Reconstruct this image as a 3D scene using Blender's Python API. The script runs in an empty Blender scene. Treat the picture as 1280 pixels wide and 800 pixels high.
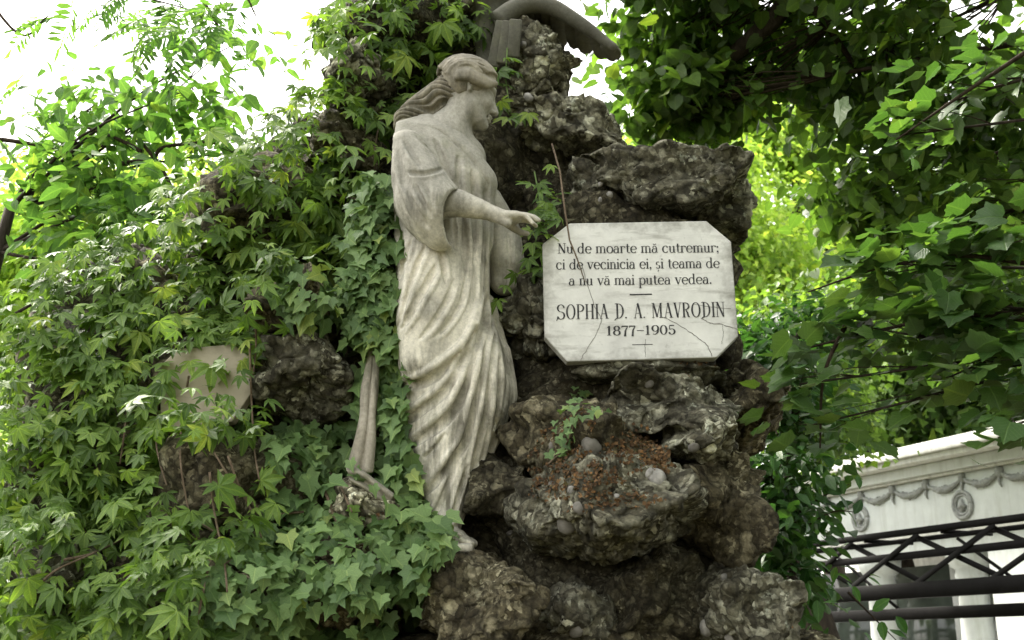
import bpy, math, random
import numpy as np
from mathutils import Vector, Matrix, Euler
from mathutils.bvhtree import BVHTree

scene = bpy.context.scene
R = math.radians
rng = np.random.default_rng(7)
random.seed(7)

# ------------------------------------------------------------------ camera
FPX, PITCH, CAMZ = 1400.0, R(16.5), 1.6
cam_data = bpy.data.cameras.new('camera')
cam_data.sensor_width = 36.0
cam_data.lens = FPX / 1280.0 * 36.0
cam_data.clip_start = 0.05
cam_data.clip_end = 2000
cam_data.dof.use_dof = True
cam_data.dof.focus_distance = 4.25
cam_data.dof.aperture_fstop = 4.5
cam = bpy.data.objects.new('camera', cam_data)
cam.location = (0, 0, CAMZ)
cam.rotation_euler = (R(90) + PITCH, 0, 0)
scene.collection.objects.link(cam)
scene.camera = cam

# ------------------------------------------------------------------ sky and sun
SUN_EL, SUN_AZ = R(50), R(-46)          # azimuth measured from +Y (view direction), negative = left
world = bpy.data.worlds.new('World')
scene.world = world
world.use_nodes = True
wn = world.node_tree.nodes
wl = world.node_tree.links
bg = wn['Background']
sky = wn.new('ShaderNodeTexSky')
sky.sky_type = 'NISHITA'
sky.sun_disc = False
sky.sun_elevation = SUN_EL
sky.sun_rotation = SUN_AZ
sky.air_density = 1.0
sky.dust_density = 6.0
sky.ozone_density = 1.0
veil = wn.new('ShaderNodeMix')
veil.data_type = 'RGBA'
veil.inputs[0].default_value = 0.65
veil.inputs[7].default_value = (10.2, 10.0, 9.4, 1)      # thin bright cloud veil, even over the whole sky
wl.new(sky.outputs[0], veil.inputs[6])
wl.new(veil.outputs[2], bg.inputs[0])
bg.inputs[1].default_value = 0.12

sun_data = bpy.data.lights.new('sun', 'SUN')
sun_data.energy = 3.5
sun_data.angle = R(12.0)
sun_data.color = (1.0, 0.95, 0.86)
sun = bpy.data.objects.new('sun', sun_data)
to_sun = Vector((math.sin(SUN_AZ) * math.cos(SUN_EL), math.cos(SUN_AZ) * math.cos(SUN_EL), math.sin(SUN_EL)))
sun.rotation_euler = to_sun.to_track_quat('Z', 'Y').to_euler()
sun.location = (0, 0, 20)
scene.collection.objects.link(sun)

scene.view_settings.view_transform = 'Standard'
scene.view_settings.look = 'None'
scene.view_settings.gamma = 1.0
scene.view_settings.exposure = 1.75
scene.cycles.max_bounces = 8
scene.cycles.transparent_max_bounces = 8
scene.cycles.use_denoising = True

# ------------------------------------------------------------------ helpers
CF = Vector((0, math.cos(PITCH), math.sin(PITCH)))
CU = Vector((0, -math.sin(PITCH), math.cos(PITCH)))

def P(px, py, Y):
    """point at depth Y (world y) that the photograph shows at pixel px,py"""
    d = Vector(((px - 640) / FPX, 0, 0)) + CU * ((400 - py) / FPX) + CF
    t = Y / d.y
    return Vector((d.x * t, Y, CAMZ + d.z * t))

def S(py, Y=4.2):
    """metres per photograph pixel at depth Y"""
    d = CU * ((400 - py) / FPX) + CF
    return Y / d.y / FPX

def project(co):
    co = np.asarray(co, dtype=float)
    x, y, z = co[..., 0], co[..., 1], co[..., 2] - CAMZ
    dep = y * CF.y + z * CF.z
    up = y * CU.y + z * CU.z
    return 640 + FPX * x / dep, 400 - FPX * up / dep

def link(o, parent=None):
    scene.collection.objects.link(o)
    if parent is not None:
        o.parent = parent
    return o

def mesh_np(name, verts, faces, mat=None, parent=None, smooth=False, rnd=None, uv=None):
    """faces: int array (n,k) or list of such arrays"""
    me = bpy.data.meshes.new(name)
    verts = np.asarray(verts, dtype=np.float32)
    fl = faces if isinstance(faces, list) else [faces]
    fl = [np.asarray(f, dtype=np.int32) for f in fl if len(f)]
    me.vertices.add(len(verts))
    me.vertices.foreach_set('co', verts.ravel())
    loops = np.concatenate([f.ravel() for f in fl])
    counts = np.concatenate([np.full(len(f), f.shape[1], np.int32) for f in fl])
    starts = np.concatenate([[0], np.cumsum(counts)[:-1]]).astype(np.int32)
    me.loops.add(len(loops))
    me.loops.foreach_set('vertex_index', loops)
    me.polygons.add(len(counts))
    me.polygons.foreach_set('loop_start', starts)
    me.polygons.foreach_set('loop_total', counts)
    if smooth:
        me.polygons.foreach_set('use_smooth', np.ones(len(counts), bool))
    me.update(calc_edges=True)
    me.validate()
    if rnd is not None:
        a = me.attributes.new('rnd', 'FLOAT', 'POINT')
        a.data.foreach_set('value', np.asarray(rnd, dtype=np.float32))
    if uv is not None:
        a = me.attributes.new('leafuv', 'FLOAT_VECTOR', 'POINT')
        a.data.foreach_set('vector', np.asarray(uv, dtype=np.float32).ravel())
    if mat:
        me.materials.append(mat)
    o = bpy.data.objects.new(name, me)
    return link(o, parent)

def tag(o, label=None, cat=None, group=None, kind=None):
    if label: o['label'] = label
    if cat: o['category'] = cat
    if group: o['group'] = group
    if kind: o['kind'] = kind
    return o

def empty(name, loc=(0, 0, 0), label=None, cat=None, group=None):
    o = bpy.data.objects.new(name, None)
    o.location = loc
    o.empty_display_size = 0.1
    link(o)
    return tag(o, label, cat, group)

def part(o, parent):
    """make o a child of parent while keeping world coordinates (parents here are unrotated Empties)"""
    o.parent = parent
    o.matrix_parent_inverse = Matrix.Translation(parent.location).inverted()
    return o

class MB:
    """collects boxes and tubes in one mesh"""
    def __init__(self): self.v = []; self.q = []; self.t = []; self.n = 0
    def add(self, v, q=(), t=()):
        for f in q: self.q.append([i + self.n for i in f])
        for f in t: self.t.append([i + self.n for i in f])
        self.v.extend([tuple(x) for x in v]); self.n += len(v)
        return self
    def box(self, a, b):
        x0, y0, z0 = a; x1, y1, z1 = b
        v = [(x0,y0,z0),(x1,y0,z0),(x1,y1,z0),(x0,y1,z0),(x0,y0,z1),(x1,y0,z1),(x1,y1,z1),(x0,y1,z1)]
        return self.add(v, [(0,3,2,1),(4,5,6,7),(0,1,5,4),(1,2,6,5),(2,3,7,6),(3,0,4,7)])
    def beam(self, a, b, w, h, up=(0, 0, 1)):
        a, b = Vector(a), Vector(b)
        d = (b - a).normalized()
        s = d.cross(Vector(up)).normalized() * w / 2
        u = s.cross(d).normalized() * h / 2
        v = [p + i * s + j * u for p in (a, b) for i, j in ((-1,-1),(1,-1),(1,1),(-1,1))]
        return self.add(v, [(0,1,2,3),(7,6,5,4),(0,4,5,1),(1,5,6,2),(2,6,7,3),(3,7,4,0)])
    def tube(self, pts, radii, n=8, jitter=0.0):
        pts = [Vector(p) for p in pts]
        if not hasattr(radii, '__len__'): radii = [radii] * len(pts)
        base = self.n
        ring = []
        prev = None
        for i, p in enumerate(pts):
            d = (pts[min(i + 1, len(pts) - 1)] - pts[max(i - 1, 0)])
            d = d.normalized() if d.length > 1e-9 else Vector((0, 0, 1))
            if prev is None:
                s = d.orthogonal().normalized()
            else:
                s = (prev - d * prev.dot(d))
                s = s.normalized() if s.length > 1e-6 else d.orthogonal().normalized()
            prev = s
            u = d.cross(s)
            for k in range(n):
                a = 2 * math.pi * k / n
                r = radii[i] * (1 + jitter * random.uniform(-1, 1))
                ring.append(p + s * (r * math.cos(a)) + u * (r * math.sin(a)))
        q = []
        for i in range(len(pts) - 1):
            for k in range(n):
                k2 = (k + 1) % n
                q.append((i * n + k, i * n + k2, (i + 1) * n + k2, (i + 1) * n + k))
        m = len(pts) * n
        ring.append(pts[0]); ring.append(pts[-1])
        t = [(m, (k + 1) % n, k) for k in range(n)]
        e = (len(pts) - 1) * n
        t += [(m + 1, e + k, e + (k + 1) % n) for k in range(n)]
        return self.add(ring, q, t)
    def build(self, name, mat, parent=None, smooth=False):
        fl = []
        if self.q: fl.append(np.array(self.q))
        if self.t: fl.append(np.array(self.t))
        return mesh_np(name, np.array([tuple(v) for v in self.v]), fl, mat, parent, smooth)

def add_bevel(o, w=0.004, seg=2):
    m = o.modifiers.new('bevel', 'BEVEL'); m.width = w; m.segments = seg; m.limit_method = 'ANGLE'
    return o

def smooth_curve(pts, n):
    """Catmull-Rom resample of a list of points to n points"""
    p = np.array([tuple(q) for q in pts], float)
    p = np.vstack([2 * p[0] - p[1], p, 2 * p[-1] - p[-2]])
    out = []
    m = len(p) - 3
    for k in range(n):
        s = k / (n - 1) * m
        i = min(int(s), m - 1); t = s - i
        a, b, c, d = p[i], p[i + 1], p[i + 2], p[i + 3]
        out.append(0.5 * ((2 * b) + (c - a) * t + (2 * a - 5 * b + 4 * c - d) * t * t + (3 * b - a - 3 * c + d) * t ** 3))
    return np.array(out)

# ------------------------------------------------------------------ vectorised noise
def _hash(ix, iy, iz, s):
    h = (ix.astype(np.int64) * 374761393 + iy.astype(np.int64) * 668265263 + iz.astype(np.int64) * 2147483647 + s * 974634777) & 0xffffffff
    h = ((h ^ (h >> 13)) * 1274126177) & 0xffffffff
    h = ((h ^ (h >> 16)) * 2246822519) & 0xffffffff
    return ((h ^ (h >> 15)) & 0xffffff) / float(0xffffff)

def vnoise(p, s=0):
    i = np.floor(p).astype(np.int64); f = p - i
    f = f * f * (3 - 2 * f)
    r = 0
    for dx in (0, 1):
        for dy in (0, 1):
            for dz in (0, 1):
                w = (f[:, 0] if dx else 1 - f[:, 0]) * (f[:, 1] if dy else 1 - f[:, 1]) * (f[:, 2] if dz else 1 - f[:, 2])
                r = r + w * _hash(i[:, 0] + dx, i[:, 1] + dy, i[:, 2] + dz, s)
    return r * 2 - 1

def fbm(p, s=0, o=4, g=0.5):
    r = 0; a = 1
    for k in range(o):
        r = r + a * vnoise(p * (2 ** k) + 17.3 * k, s + k); a *= g
    return r

def worley(p, s=0):
    i = np.floor(p).astype(np.int64)
    f1 = np.full(len(p), 9.0); f2 = np.full(len(p), 9.0); cid = np.zeros(len(p))
    for dx in (-1, 0, 1):
        for dy in (-1, 0, 1):
            for dz in (-1, 0, 1):
                c = i + np.array([dx, dy, dz])
                q = np.stack([c[:, 0] + _hash(c[:, 0], c[:, 1], c[:, 2], s), c[:, 1] + _hash(c[:, 0], c[:, 1], c[:, 2], s + 1),
                              c[:, 2] + _hash(c[:, 0], c[:, 1], c[:, 2], s + 2)], 1)
                d = np.sqrt(((p - q) ** 2).sum(1))
                near = d < f1
                f2 = np.where(near, f1, np.minimum(f2, d))
                cid = np.where(near, _hash(c[:, 0], c[:, 1], c[:, 2], s + 5), cid)
                f1 = np.where(near, d, f1)
    return f1, f2, cid
# ------------------------------------------------------------------ materials
class NT:
    def __init__(self, name):
        self.m = bpy.data.materials.new(name); self.m.use_nodes = True
        self.t = self.m.node_tree; self.b = self.t.nodes['Principled BSDF']
        self.out = self.t.nodes['Material Output']
    def n(self, kind, **kw):
        nd = self.t.nodes.new(kind)
        for k, v in kw.items():
            if k.startswith('i_'):
                nd.inputs[k[2:].replace('_', ' ')].default_value = v
            else:
                setattr(nd, k, v)
        return nd
    def l(self, a, b): self.t.links.new(a, b)
    def coord(self, scale=(1, 1, 1), kind='Object'):
        c = self.n('ShaderNodeTexCoord'); m = self.n('ShaderNodeMapping')
        m.inputs['Scale'].default_value = scale
        self.l(c.outputs[kind], m.inputs[0]); return m.outputs[0]
    def noise(self, vec, scale, detail=5, rough=0.6, dist=0.0):
        nd = self.n('ShaderNodeTexNoise'); nd.inputs['Scale'].default_value = scale
        nd.inputs['Detail'].default_value = detail; nd.inputs['Roughness'].default_value = rough
        nd.inputs['Distortion'].default_value = dist
        self.l(vec, nd.inputs['Vector']); return nd.outputs['Fac']
    def voro(self, vec, scale, out='Color', feature='F1', rand=1.0):
        nd = self.n('ShaderNodeTexVoronoi'); nd.feature = feature
        nd.inputs['Scale'].default_value = scale; nd.inputs['Randomness'].default_value = rand
        self.l(vec, nd.inputs['Vector']); return nd.outputs[out]
    def ramp(self, fac, stops, interp='LINEAR'):
        nd = self.n('ShaderNodeValToRGB'); cr = nd.color_ramp; cr.interpolation = interp
        while len(cr.elements) < len(stops): cr.elements.new(0.5)
        for e, (p, c) in zip(cr.elements, stops):
            e.position = p
            e.color = (*c, 1) if hasattr(c, '__len__') else (c, c, c, 1)
        self.l(fac, nd.inputs[0]); return nd.outputs[0]
    def mix(self, fac, a, b, mode='MIX'):
        nd = self.n('ShaderNodeMix'); nd.data_type = 'RGBA'; nd.blend_type = mode
        for sock, val in ((nd.inputs[0], fac), (nd.inputs[6], a), (nd.inputs[7], b)):
            if hasattr(val, 'links') or hasattr(val, 'is_linked'): self.l(val, sock)
            elif hasattr(val, '__len__'): sock.default_value = (*val, 1)
            else: sock.default_value = val
        return nd.outputs[2]
    def math(self, op, a, b=0.0, clamp=False):
        nd = self.n('ShaderNodeMath'); nd.operation = op; nd.use_clamp = clamp
        for sock, val in ((nd.inputs[0], a), (nd.inputs[1], b)):
            if hasattr(val, 'is_linked'): self.l(val, sock)
            else: sock.default_value = val
        return nd.outputs[0]
    def bump(self, h, strength=0.5, dist=0.01, prev=None):
        nd = self.n('ShaderNodeBump'); nd.inputs['Strength'].default_value = strength
        nd.inputs['Distance'].default_value = dist
        self.l(h, nd.inputs['Height'])
        if prev is not None: self.l(prev, nd.inputs['Normal'])
        return nd.outputs[0]
    def fin(self, color, rough=0.8, normal=None, spec=0.3):
        if hasattr(color, 'is_linked'): self.l(color, self.b.inputs['Base Color'])
        else: self.b.inputs['Base Color'].default_value = (*color, 1)
        if hasattr(rough, 'is_linked'): self.l(rough, self.b.inputs['Roughness'])
        else: self.b.inputs['Roughness'].default_value = rough
        self.b.inputs['Specular IOR Level'].default_value = spec
        if normal is not None: self.l(normal, self.b.inputs['Normal'])
        return self.m

def mat_rock(name, tint=(1, 1, 1), pale=1.0, clast=26.0):
    t = NT(name); v = t.coord()
    warp = t.n('ShaderNodeVectorMath'); warp.operation = 'ADD'
    nz = t.n('ShaderNodeTexNoise'); nz.inputs['Scale'].default_value = 22; nz.inputs['Detail'].default_value = 3; t.l(v, nz.inputs['Vector'])
    sc = t.n('ShaderNodeVectorMath'); sc.operation = 'SCALE'; sc.inputs[3].default_value = 0.05
    t.l(nz.outputs['Color'], sc.inputs[0]); t.l(v, warp.inputs[0]); t.l(sc.outputs[0], warp.inputs[1])
    w = warp.outputs[0]
    c1 = t.voro(w, clast, 'Color'); d1 = t.voro(w, clast, 'Distance')
    c2 = t.voro(w, clast * 2.6, 'Color'); d2 = t.voro(w, clast * 2.6, 'Distance')
    s1 = t.n('ShaderNodeSeparateColor'); t.l(c1, s1.inputs[0])
    s2 = t.n('ShaderNodeSeparateColor'); t.l(c2, s2.inputs[0])
    p = pale
    k = [(0.0, (.045, .041, .034)), (0.35, (.095, .087, .073)), (0.6, (.15 * p, .142 * p, .122 * p)), (0.8, (.23 * p, .22 * p, .195 * p)), (0.92, (.36 * p, .35 * p, .32 * p)), (1.0, (.52 * p, .51 * p, .47 * p))]
    a = t.ramp(s1.outputs[0], k); b = t.ramp(s2.outputs[0], k)
    pick = t.ramp(t.noise(v, 9, 3), [(.42, 0.0), (.58, 1.0)])
    col = t.mix(pick, a, b)
    # dark matrix between the stones
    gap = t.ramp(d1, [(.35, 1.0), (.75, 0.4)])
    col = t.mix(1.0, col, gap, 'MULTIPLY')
    grain = t.ramp(t.noise(v, 90, 4, .7), [(.3, .55), (.7, 1.35)])
    col = t.mix(1.0, col, grain, 'MULTIPLY')
    # soot-dark and brown zones
    zone = t.ramp(t.noise(v, 3.2, 4, .6), [(.36, (.45, .42, .36)), (.5, (.86, .83, .76)), (.66, (1.22, 1.21, 1.15))])
    col = t.mix(1.0, col, zone, 'MULTIPLY')
    # lichen
    lich = t.ramp(t.noise(v, 17, 6, .72), [(.60, 0.0), (.68, 1.0)])
    lz = t.ramp(t.noise(v, 2.6, 2), [(.48, 0.0), (.6, .75)])
    lf = t.math('MULTIPLY', lich, lz)
    col = t.mix(lf, col, (.34 * p, .35 * p, .31 * p))
    mossz = t.math('MULTIPLY', t.ramp(t.noise(v, 5, 5, .7), [(.52, 0.0), (.66, .7)]), 0.6)
    col = t.mix(mossz, col, (.055, .048, .022))
    col = t.mix(1.0, col, tuple(a * b for a, b in zip(tint, (1.36, 1.42, 1.27))), 'MULTIPLY')
    n = t.bump(t.noise(v, 60, 6, .75), .9, .012)
    n = t.bump(d1, .35, -.016, n)
    n = t.bump(s2.outputs[1], .5, .008, n)
    return t.fin(col, .9, n, .2)

def mat_statue(name, base=(.60, .56, .47), grey=None):
    t = NT(name); v = t.coord()
    big = t.ramp(t.noise(v, 4.5, 5, .6), [(.3, (.62, .60, .54)), (.5, (.95, .94, .9)), (.72, (1.12, 1.1, 1.04))])
    col = t.mix(1.0, base, big, 'MULTIPLY')
    # rain-fed grime: streaks drawn out along the vertical
    v2 = t.coord((26, 26, 2.2))
    st = t.ramp(t.noise(v2, 1.0, 5, .65), [(.37, 0.0), (.60, .9)])
    z = t.ramp(t.noise(v, 3.0, 3, .55), [(.38, 0.0), (.56, 1.0)])
    col = t.mix(t.math('MULTIPLY', st, z), col, (.10, .094, .07))
    # grey weathering on surfaces that look up: algae and soot settle there
    geo = t.n('ShaderNodeNewGeometry'); sx = t.n('ShaderNodeSeparateXYZ'); t.l(geo.outputs['Normal'], sx.inputs[0])
    up = t.ramp(sx.outputs[2], [(.22, 0.0), (.75, .8)])
    blot = t.ramp(t.noise(v, 22, 6, .7), [(.3, .45), (.62, 1.0)])
    col = t.mix(t.math('MULTIPLY', up, blot), col, (.20, .19, .16))
    if grey:
        # the exposed upper half has weathered grey, the sheltered skirt stayed cream
        sz_ = t.n('ShaderNodeSeparateXYZ'); t.l(v, sz_.inputs[0])
        hz = t.math('ADD', sz_.outputs[2], t.math('MULTIPLY', t.math('SUBTRACT', t.noise(v, 6, 5, .65), .5), 1.1))
        mr = t.n('ShaderNodeMapRange'); mr.inputs[1].default_value = grey[0]; mr.inputs[2].default_value = grey[1]; mr.inputs[4].default_value = .78; t.l(hz, mr.inputs[0])
        col = t.mix(mr.outputs[0], col, (.30, .29, .25))
    fine = t.ramp(t.noise(v, 70, 5, .75), [(.28, .68), (.62, 1.08)])
    col = t.mix(1.0, col, fine, 'MULTIPLY')
    green = t.ramp(t.noise(v, 9, 4, .6), [(.56, 0.0), (.74, .35)])
    col = t.mix(green, col, (.20, .21, .11))
    spk = t.ramp(t.noise(v, 160, 2, .6), [(.70, 0.0), (.78, .6)])
    col = t.mix(spk, col, (.07, .065, .05))
    n = t.bump(t.noise(v, 130, 6, .7), .25, .004)
    n = t.bump(t.noise(v, 24, 4, .6), .22, .010, n)
    return t.fin(col, .8, n, .25)

def mat_leaf(name, c0, c1, c2, trans=0.4, rough=.45, spec=.35, veins=False):
    t = NT(name)
    at = t.n('ShaderNodeAttribute'); at.attribute_name = 'rnd'
    oi = t.n('ShaderNodeObjectInfo')
    r = t.math('FRACT', t.math('ADD', at.outputs['Fac'], oi.outputs['Random']))
    col = t.ramp(r, [(0.0, c0), (0.5, c1), (0.93, c2), (1.0, tuple(min(1, x * y) for x, y in zip(c2, (1.3, 1.1, .85))))])
    # midrib and side veins, from the leaf's own coordinates
    uv = t.n('ShaderNodeAttribute'); uv.attribute_name = 'leafuv'
    sx = t.n('ShaderNodeSeparateXYZ'); t.l(uv.outputs['Vector'], sx.inputs[0])
    ax = t.math('ABSOLUTE', sx.outputs[0])
    mid = t.ramp(ax, [(.012, 1.0), (.03, 0.0)])
    vn = t.math('ABSOLUTE', t.math('SINE', t.math('MULTIPLY', t.math('SUBTRACT', sx.outputs[1], t.math('MULTIPLY', ax, .9)), 20.0)))
    side = t.ramp(vn, [(.06, .55), (.22, 0.0)])
    vm = t.math('MAXIMUM', mid, side)
    col = t.mix(t.math('MULTIPLY', vm, .55), col, t.mix(1.0, col, (2.0, 1.7, 1.6), 'MULTIPLY'))
    v = t.coord(kind='Object')
    col = t.mix(1.0, col, t.ramp(t.noise(v, 30, 3, .6), [(.3, .8), (.7, 1.15)]), 'MULTIPLY')
    geo = t.n('ShaderNodeNewGeometry')
    # the underside of a leaf is paler and duller
    colb = t.mix(geo.outputs['Backfacing'], col, t.mix(.45, col, (.13, .17, .09)))
    t.fin(colb, rough, t.bump(t.math('ADD', vm, t.noise(uv.outputs['Vector'], 6, 3, .6)), .35, -.004), spec)
    tr = t.n('ShaderNodeBsdfTranslucent')
    tc = t.mix(1.0, col, (1.7, 1.85, .8), 'MULTIPLY')
    t.l(tc, tr.inputs[0])
    mx = t.n('ShaderNodeMixShader'); mx.inputs[0].default_value = trans
    t.l(t.b.outputs[0], mx.inputs[1]); t.l(tr.outputs[0], mx.inputs[2])
    t.l(mx.outputs[0], t.out.inputs[0])
    return t.m

def mat_bark(name, a=(.035, .028, .02), b=(.10, .085, .065), sc=(14, 14, 3)):
    t = NT(name); v = t.coord(sc)
    f = t.noise(v, 2.0, 6, .7)
    return t.fin(t.ramp(f, [(.3, a), (.7, b)]), .9, t.bump(f, .8, .02), .15)

def mat_plain(name, col, var=.25, scale=8, rough=.7, spec=.3, bump=.2, dirt=None):
    t = NT(name); v = t.coord()
    c = t.mix(1.0, col, t.ramp(t.noise(v, scale, 5, .65), [(.3, 1 - var), (.7, 1 + var * .5)]), 'MULTIPLY')
    if dirt:
        v2 = t.coord((9, 9, 1.2))
        c = t.mix(t.ramp(t.noise(v2, 1.4, 5, .65), [(.5, 0.0), (.75, .55)]), c, dirt)
    return t.fin(c, rough, t.bump(t.noise(v, scale * 9, 4, .6), bump, .004), spec)

M = {}
M['rock'] = mat_rock('conglomerate_rock')
M['rock_pale'] = mat_rock('conglomerate_rock_pale', (1.06, 1.06, 1.04), 1.2, 24)
M['rock_brown'] = mat_rock('conglomerate_rock_brown', (.86, .79, .68), .85, 30)
M['rock_lichen'] = mat_rock('lichen_rock', (1.35, 1.3, 1.25), 1.5, 30)
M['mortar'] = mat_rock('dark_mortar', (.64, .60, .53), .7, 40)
M['pebble'] = mat_plain('pebble', (.16, .15, .13), .4, 30, .8)
M['pebble_pale'] = mat_plain('pebble_pale', (.27, .26, .235), .6, 30, .8)
M['statue'] = mat_statue('weathered_marble', (.79, .76, .675), (2.85, 3.25))
M['hairstone'] = mat_statue('weathered_marble_hair', (.30, .275, .22))
M['strip'] = mat_statue('weathered_marble_strip', (.42, .39, .33))
M['birdstone'] = mat_statue('dark_weathered_stone', (.12, .12, .10))
M['ivy'] = mat_leaf('ivy_leaf', (.068, .128, .042), (.115, .195, .065), (.18, .28, .10), .22, .48, .3)
M['creeper'] = mat_leaf('creeper_leaf', (.05, .098, .02), (.10, .178, .034), (.175, .275, .055), .38, .48, .3)
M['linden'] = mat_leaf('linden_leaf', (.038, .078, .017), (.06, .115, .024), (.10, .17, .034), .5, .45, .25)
M['nearleaf'] = mat_leaf('near_leaf', (.03, .068, .017), (.045, .098, .024), (.075, .14, .034), .4, .38, .4)
M['leftleaf'] = mat_leaf('left_leaf', (.05, .115, .03), (.085, .175, .045), (.135, .24, .06), .45, .6, .12)
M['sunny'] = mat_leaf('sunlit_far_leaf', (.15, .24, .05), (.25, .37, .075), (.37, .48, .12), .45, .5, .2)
M['shrub'] = mat_leaf('shrub_leaf', (.018, .055, .014), (.03, .085, .02), (.05, .12, .03), .35, .4, .35)
M['stem'] = mat_bark('vine_stem', (.10, .07, .045), (.26, .20, .14), (40, 40, 10))
M['greenstem'] = mat_plain('green_stem', (.10, .16, .04), .3, 30)
M['bark'] = mat_bark('bark', (.018, .014, .011), (.06, .048, .036))
M['twig'] = mat_bark('twig', (.022, .017, .012), (.07, .052, .035), (30, 30, 8))
M['iron'] = mat_plain('black_painted_iron', (.006, .0055, .0055), .5, 12, .6, .1, .25)
M['plaster'] = mat_plain('white_painted_plaster', (.68, .71, .70), .12, 5, .75, .25, .15, (.42, .43, .38))
M['plaster_trim'] = mat_plain('stained_white_plaster_trim', (.66, .66, .62), .22, 11, .8, .25, .3, (.2, .19, .16))
M['relief'] = mat_plain('grey_relief', (.36, .37, .36), .35, 40, .8, .25, .5)
M['paintwhite'] = mat_plain('white_paint', (.82, .83, .82), .06, 8, .5)
M['litter'] = mat_leaf('leaf_litter', (.05, .032, .018), (.095, .055, .026), (.17, .105, .05), .1, .8, .15)
_t = NT('worn_black_letter_paint'); _v = _t.coord()
M['ink'] = _t.fin(_t.ramp(_t.noise(_v, 55, 6, .7), [(.42, (.022, .022, .025)), (.60, (.07, .07, .07)), (.72, (.26, .26, .24))]), .7, None, .25)
# ------------------------------------------------------------------ ground
gm = NT('forest_soil'); gv = gm.coord()
gcol = gm.ramp(gm.noise(gv, 1.3, 6, .7), [(.3, (.045, .035, .022)), (.55, (.07, .065, .03)), (.7, (.05, .08, .025))])
M['ground'] = gm.fin(gcol, .95, gm.bump(gm.noise(gv, 12, 6, .7), .8, .05), .1)
gN = 81
gx, gy = np.meshgrid(np.linspace(-1, 1, gN), np.linspace(-1, 1, gN))
gx = np.sign(gx) * np.abs(gx) ** 2.2 * 400; gy = np.sign(gy) * np.abs(gy) ** 2.2 * 400 + 5
gp = np.stack([gx.ravel(), gy.ravel(), np.zeros(gN * gN)], 1)
gp[:, 2] = 0.04 * vnoise(gp * .7, 3) - 0.03
gi = np.arange(gN * gN).reshape(gN, gN)
gf = np.stack([gi[:-1, :-1].ravel(), gi[:-1, 1:].ravel(), gi[1:, 1:].ravel(), gi[1:, :-1].ravel()], 1)
ground = mesh_np('ground', gp, gf, M['ground'], None, True)
tag(ground, kind='structure')

# ------------------------------------------------------------------ rockwork
import bmesh
_ico = {}
def ico(sub):
    if sub not in _ico:
        bm = bmesh.new(); bmesh.ops.create_icosphere(bm, subdivisions=sub, radius=1.0)
        v = np.array([tuple(x.co) for x in bm.verts]); f = np.array([[y.index for y in x.verts] for x in bm.faces])
        bm.free(); _ico[sub] = (v, f)
    return _ico[sub]

YS = 3.9
rock = empty('rockwork_monument', (0, 4.4, 0), 'rough grotto-like pile of dark conglomerate boulders carrying statue and plaque', 'rock monument')
ROCKV, ROCKF, rock_n = [], [], 0

def boulder(px, py, Y, hw, hh, dep, rot=0, seed=1, mat='rock', sub=5, ang=0.8, lump=1.0, name='boulder', tiltx=0, planes=11, solid=True, box=False):
    global rock_n
    v, f = ico(sub)
    r = np.random.default_rng(seed)
    n = r.normal(size=(planes, 3)); n /= np.linalg.norm(n, axis=1)[:, None]
    d = r.uniform(.58, 1.0, planes)
    if box:
        ax6 = np.array([[1, 0, 0], [-1, 0, 0], [0, 1, 0], [0, -1, 0], [0, 0, 1], [0, 0, -1]], float) + r.normal(size=(6, 3)) * .14
        n = np.concatenate([n, ax6 / np.linalg.norm(ax6, axis=1)[:, None]]); d = np.concatenate([d, np.full(6, .60)])
    dots = v @ n.T
    rad = np.where(dots > .05, d / np.maximum(dots, .05), 3.0)
    k = 34.0
    rmin = -np.log(np.exp(-k * np.minimum(rad, 3)).sum(1) + math.exp(-k * 1.0)) / k
    wv = v + .22 * np.stack([fbm(v * 1.5, seed + 300 + j, 2) for j in range(3)], 1)
    shape = wv * (1 + min(1.0, ang + .15) * (rmin - 1))[:, None]
    c = P(px, py, Y); s = S(py, Y)
    sc = np.array([hw * s, dep, hh * s])
    # keep the requested extents in picture width and height
    ext = np.abs(shape).max(0)
    p = shape / ext * sc
    E = np.array(Euler((R(tiltx), R(rot), 0)).to_matrix())
    p = p @ E.T
    nrm = v / sc; nrm /= np.linalg.norm(nrm, axis=1)[:, None]; nrm = nrm @ E.T
    w = p + np.array(c)
    big = fbm(w * 3.6, seed, 4, .45) * .034
    # ledges and breaks: ridged noise
    rid = (1 - np.abs(fbm(w * np.array([5, 5, 8.0]), seed + 50, 4))) * .022 - .013
    e1, e2, eid = worley(w * 7.5 + .35 * fbm(w * 9, 7, 2)[:, None], seed)
    rid = rid + (eid - .5) * .024 - np.exp(-((e2 - e1) / .07) ** 2) * .016
    f1, f2, cid = worley(w * 17 + 0.25 * fbm(w * 20, 4, 2)[:, None], 11)
    clast = (cid - .5) * .013 * np.clip((f2 - f1) / .18, 0, 1) + np.where(cid > .6, np.maximum(0, .45 - f1), 0) * .018
    g1, g2, gid = worley(w * 40 + .3 * fbm(w * 45, 8, 2)[:, None], 23)
    small = (gid - .45) * .0095 * np.clip((g2 - g1) / .2, 0, 1)
    fine = fbm(w * 34, 9, 3) * .0065
    amp = min(1.0, min(sc) / .16)
    p = p + nrm * ((big + rid) * amp + (clast + small + fine) * lump)[:, None]
    cc = p.mean(0)
    o = mesh_np(name, p, f, M[mat], None, True)
    o.location = c
    part(o, rock)
    if solid:
        ROCKV.append(p + np.array(c)); ROCKF.append(f + rock_n); rock_n += len(p)
    return o

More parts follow.
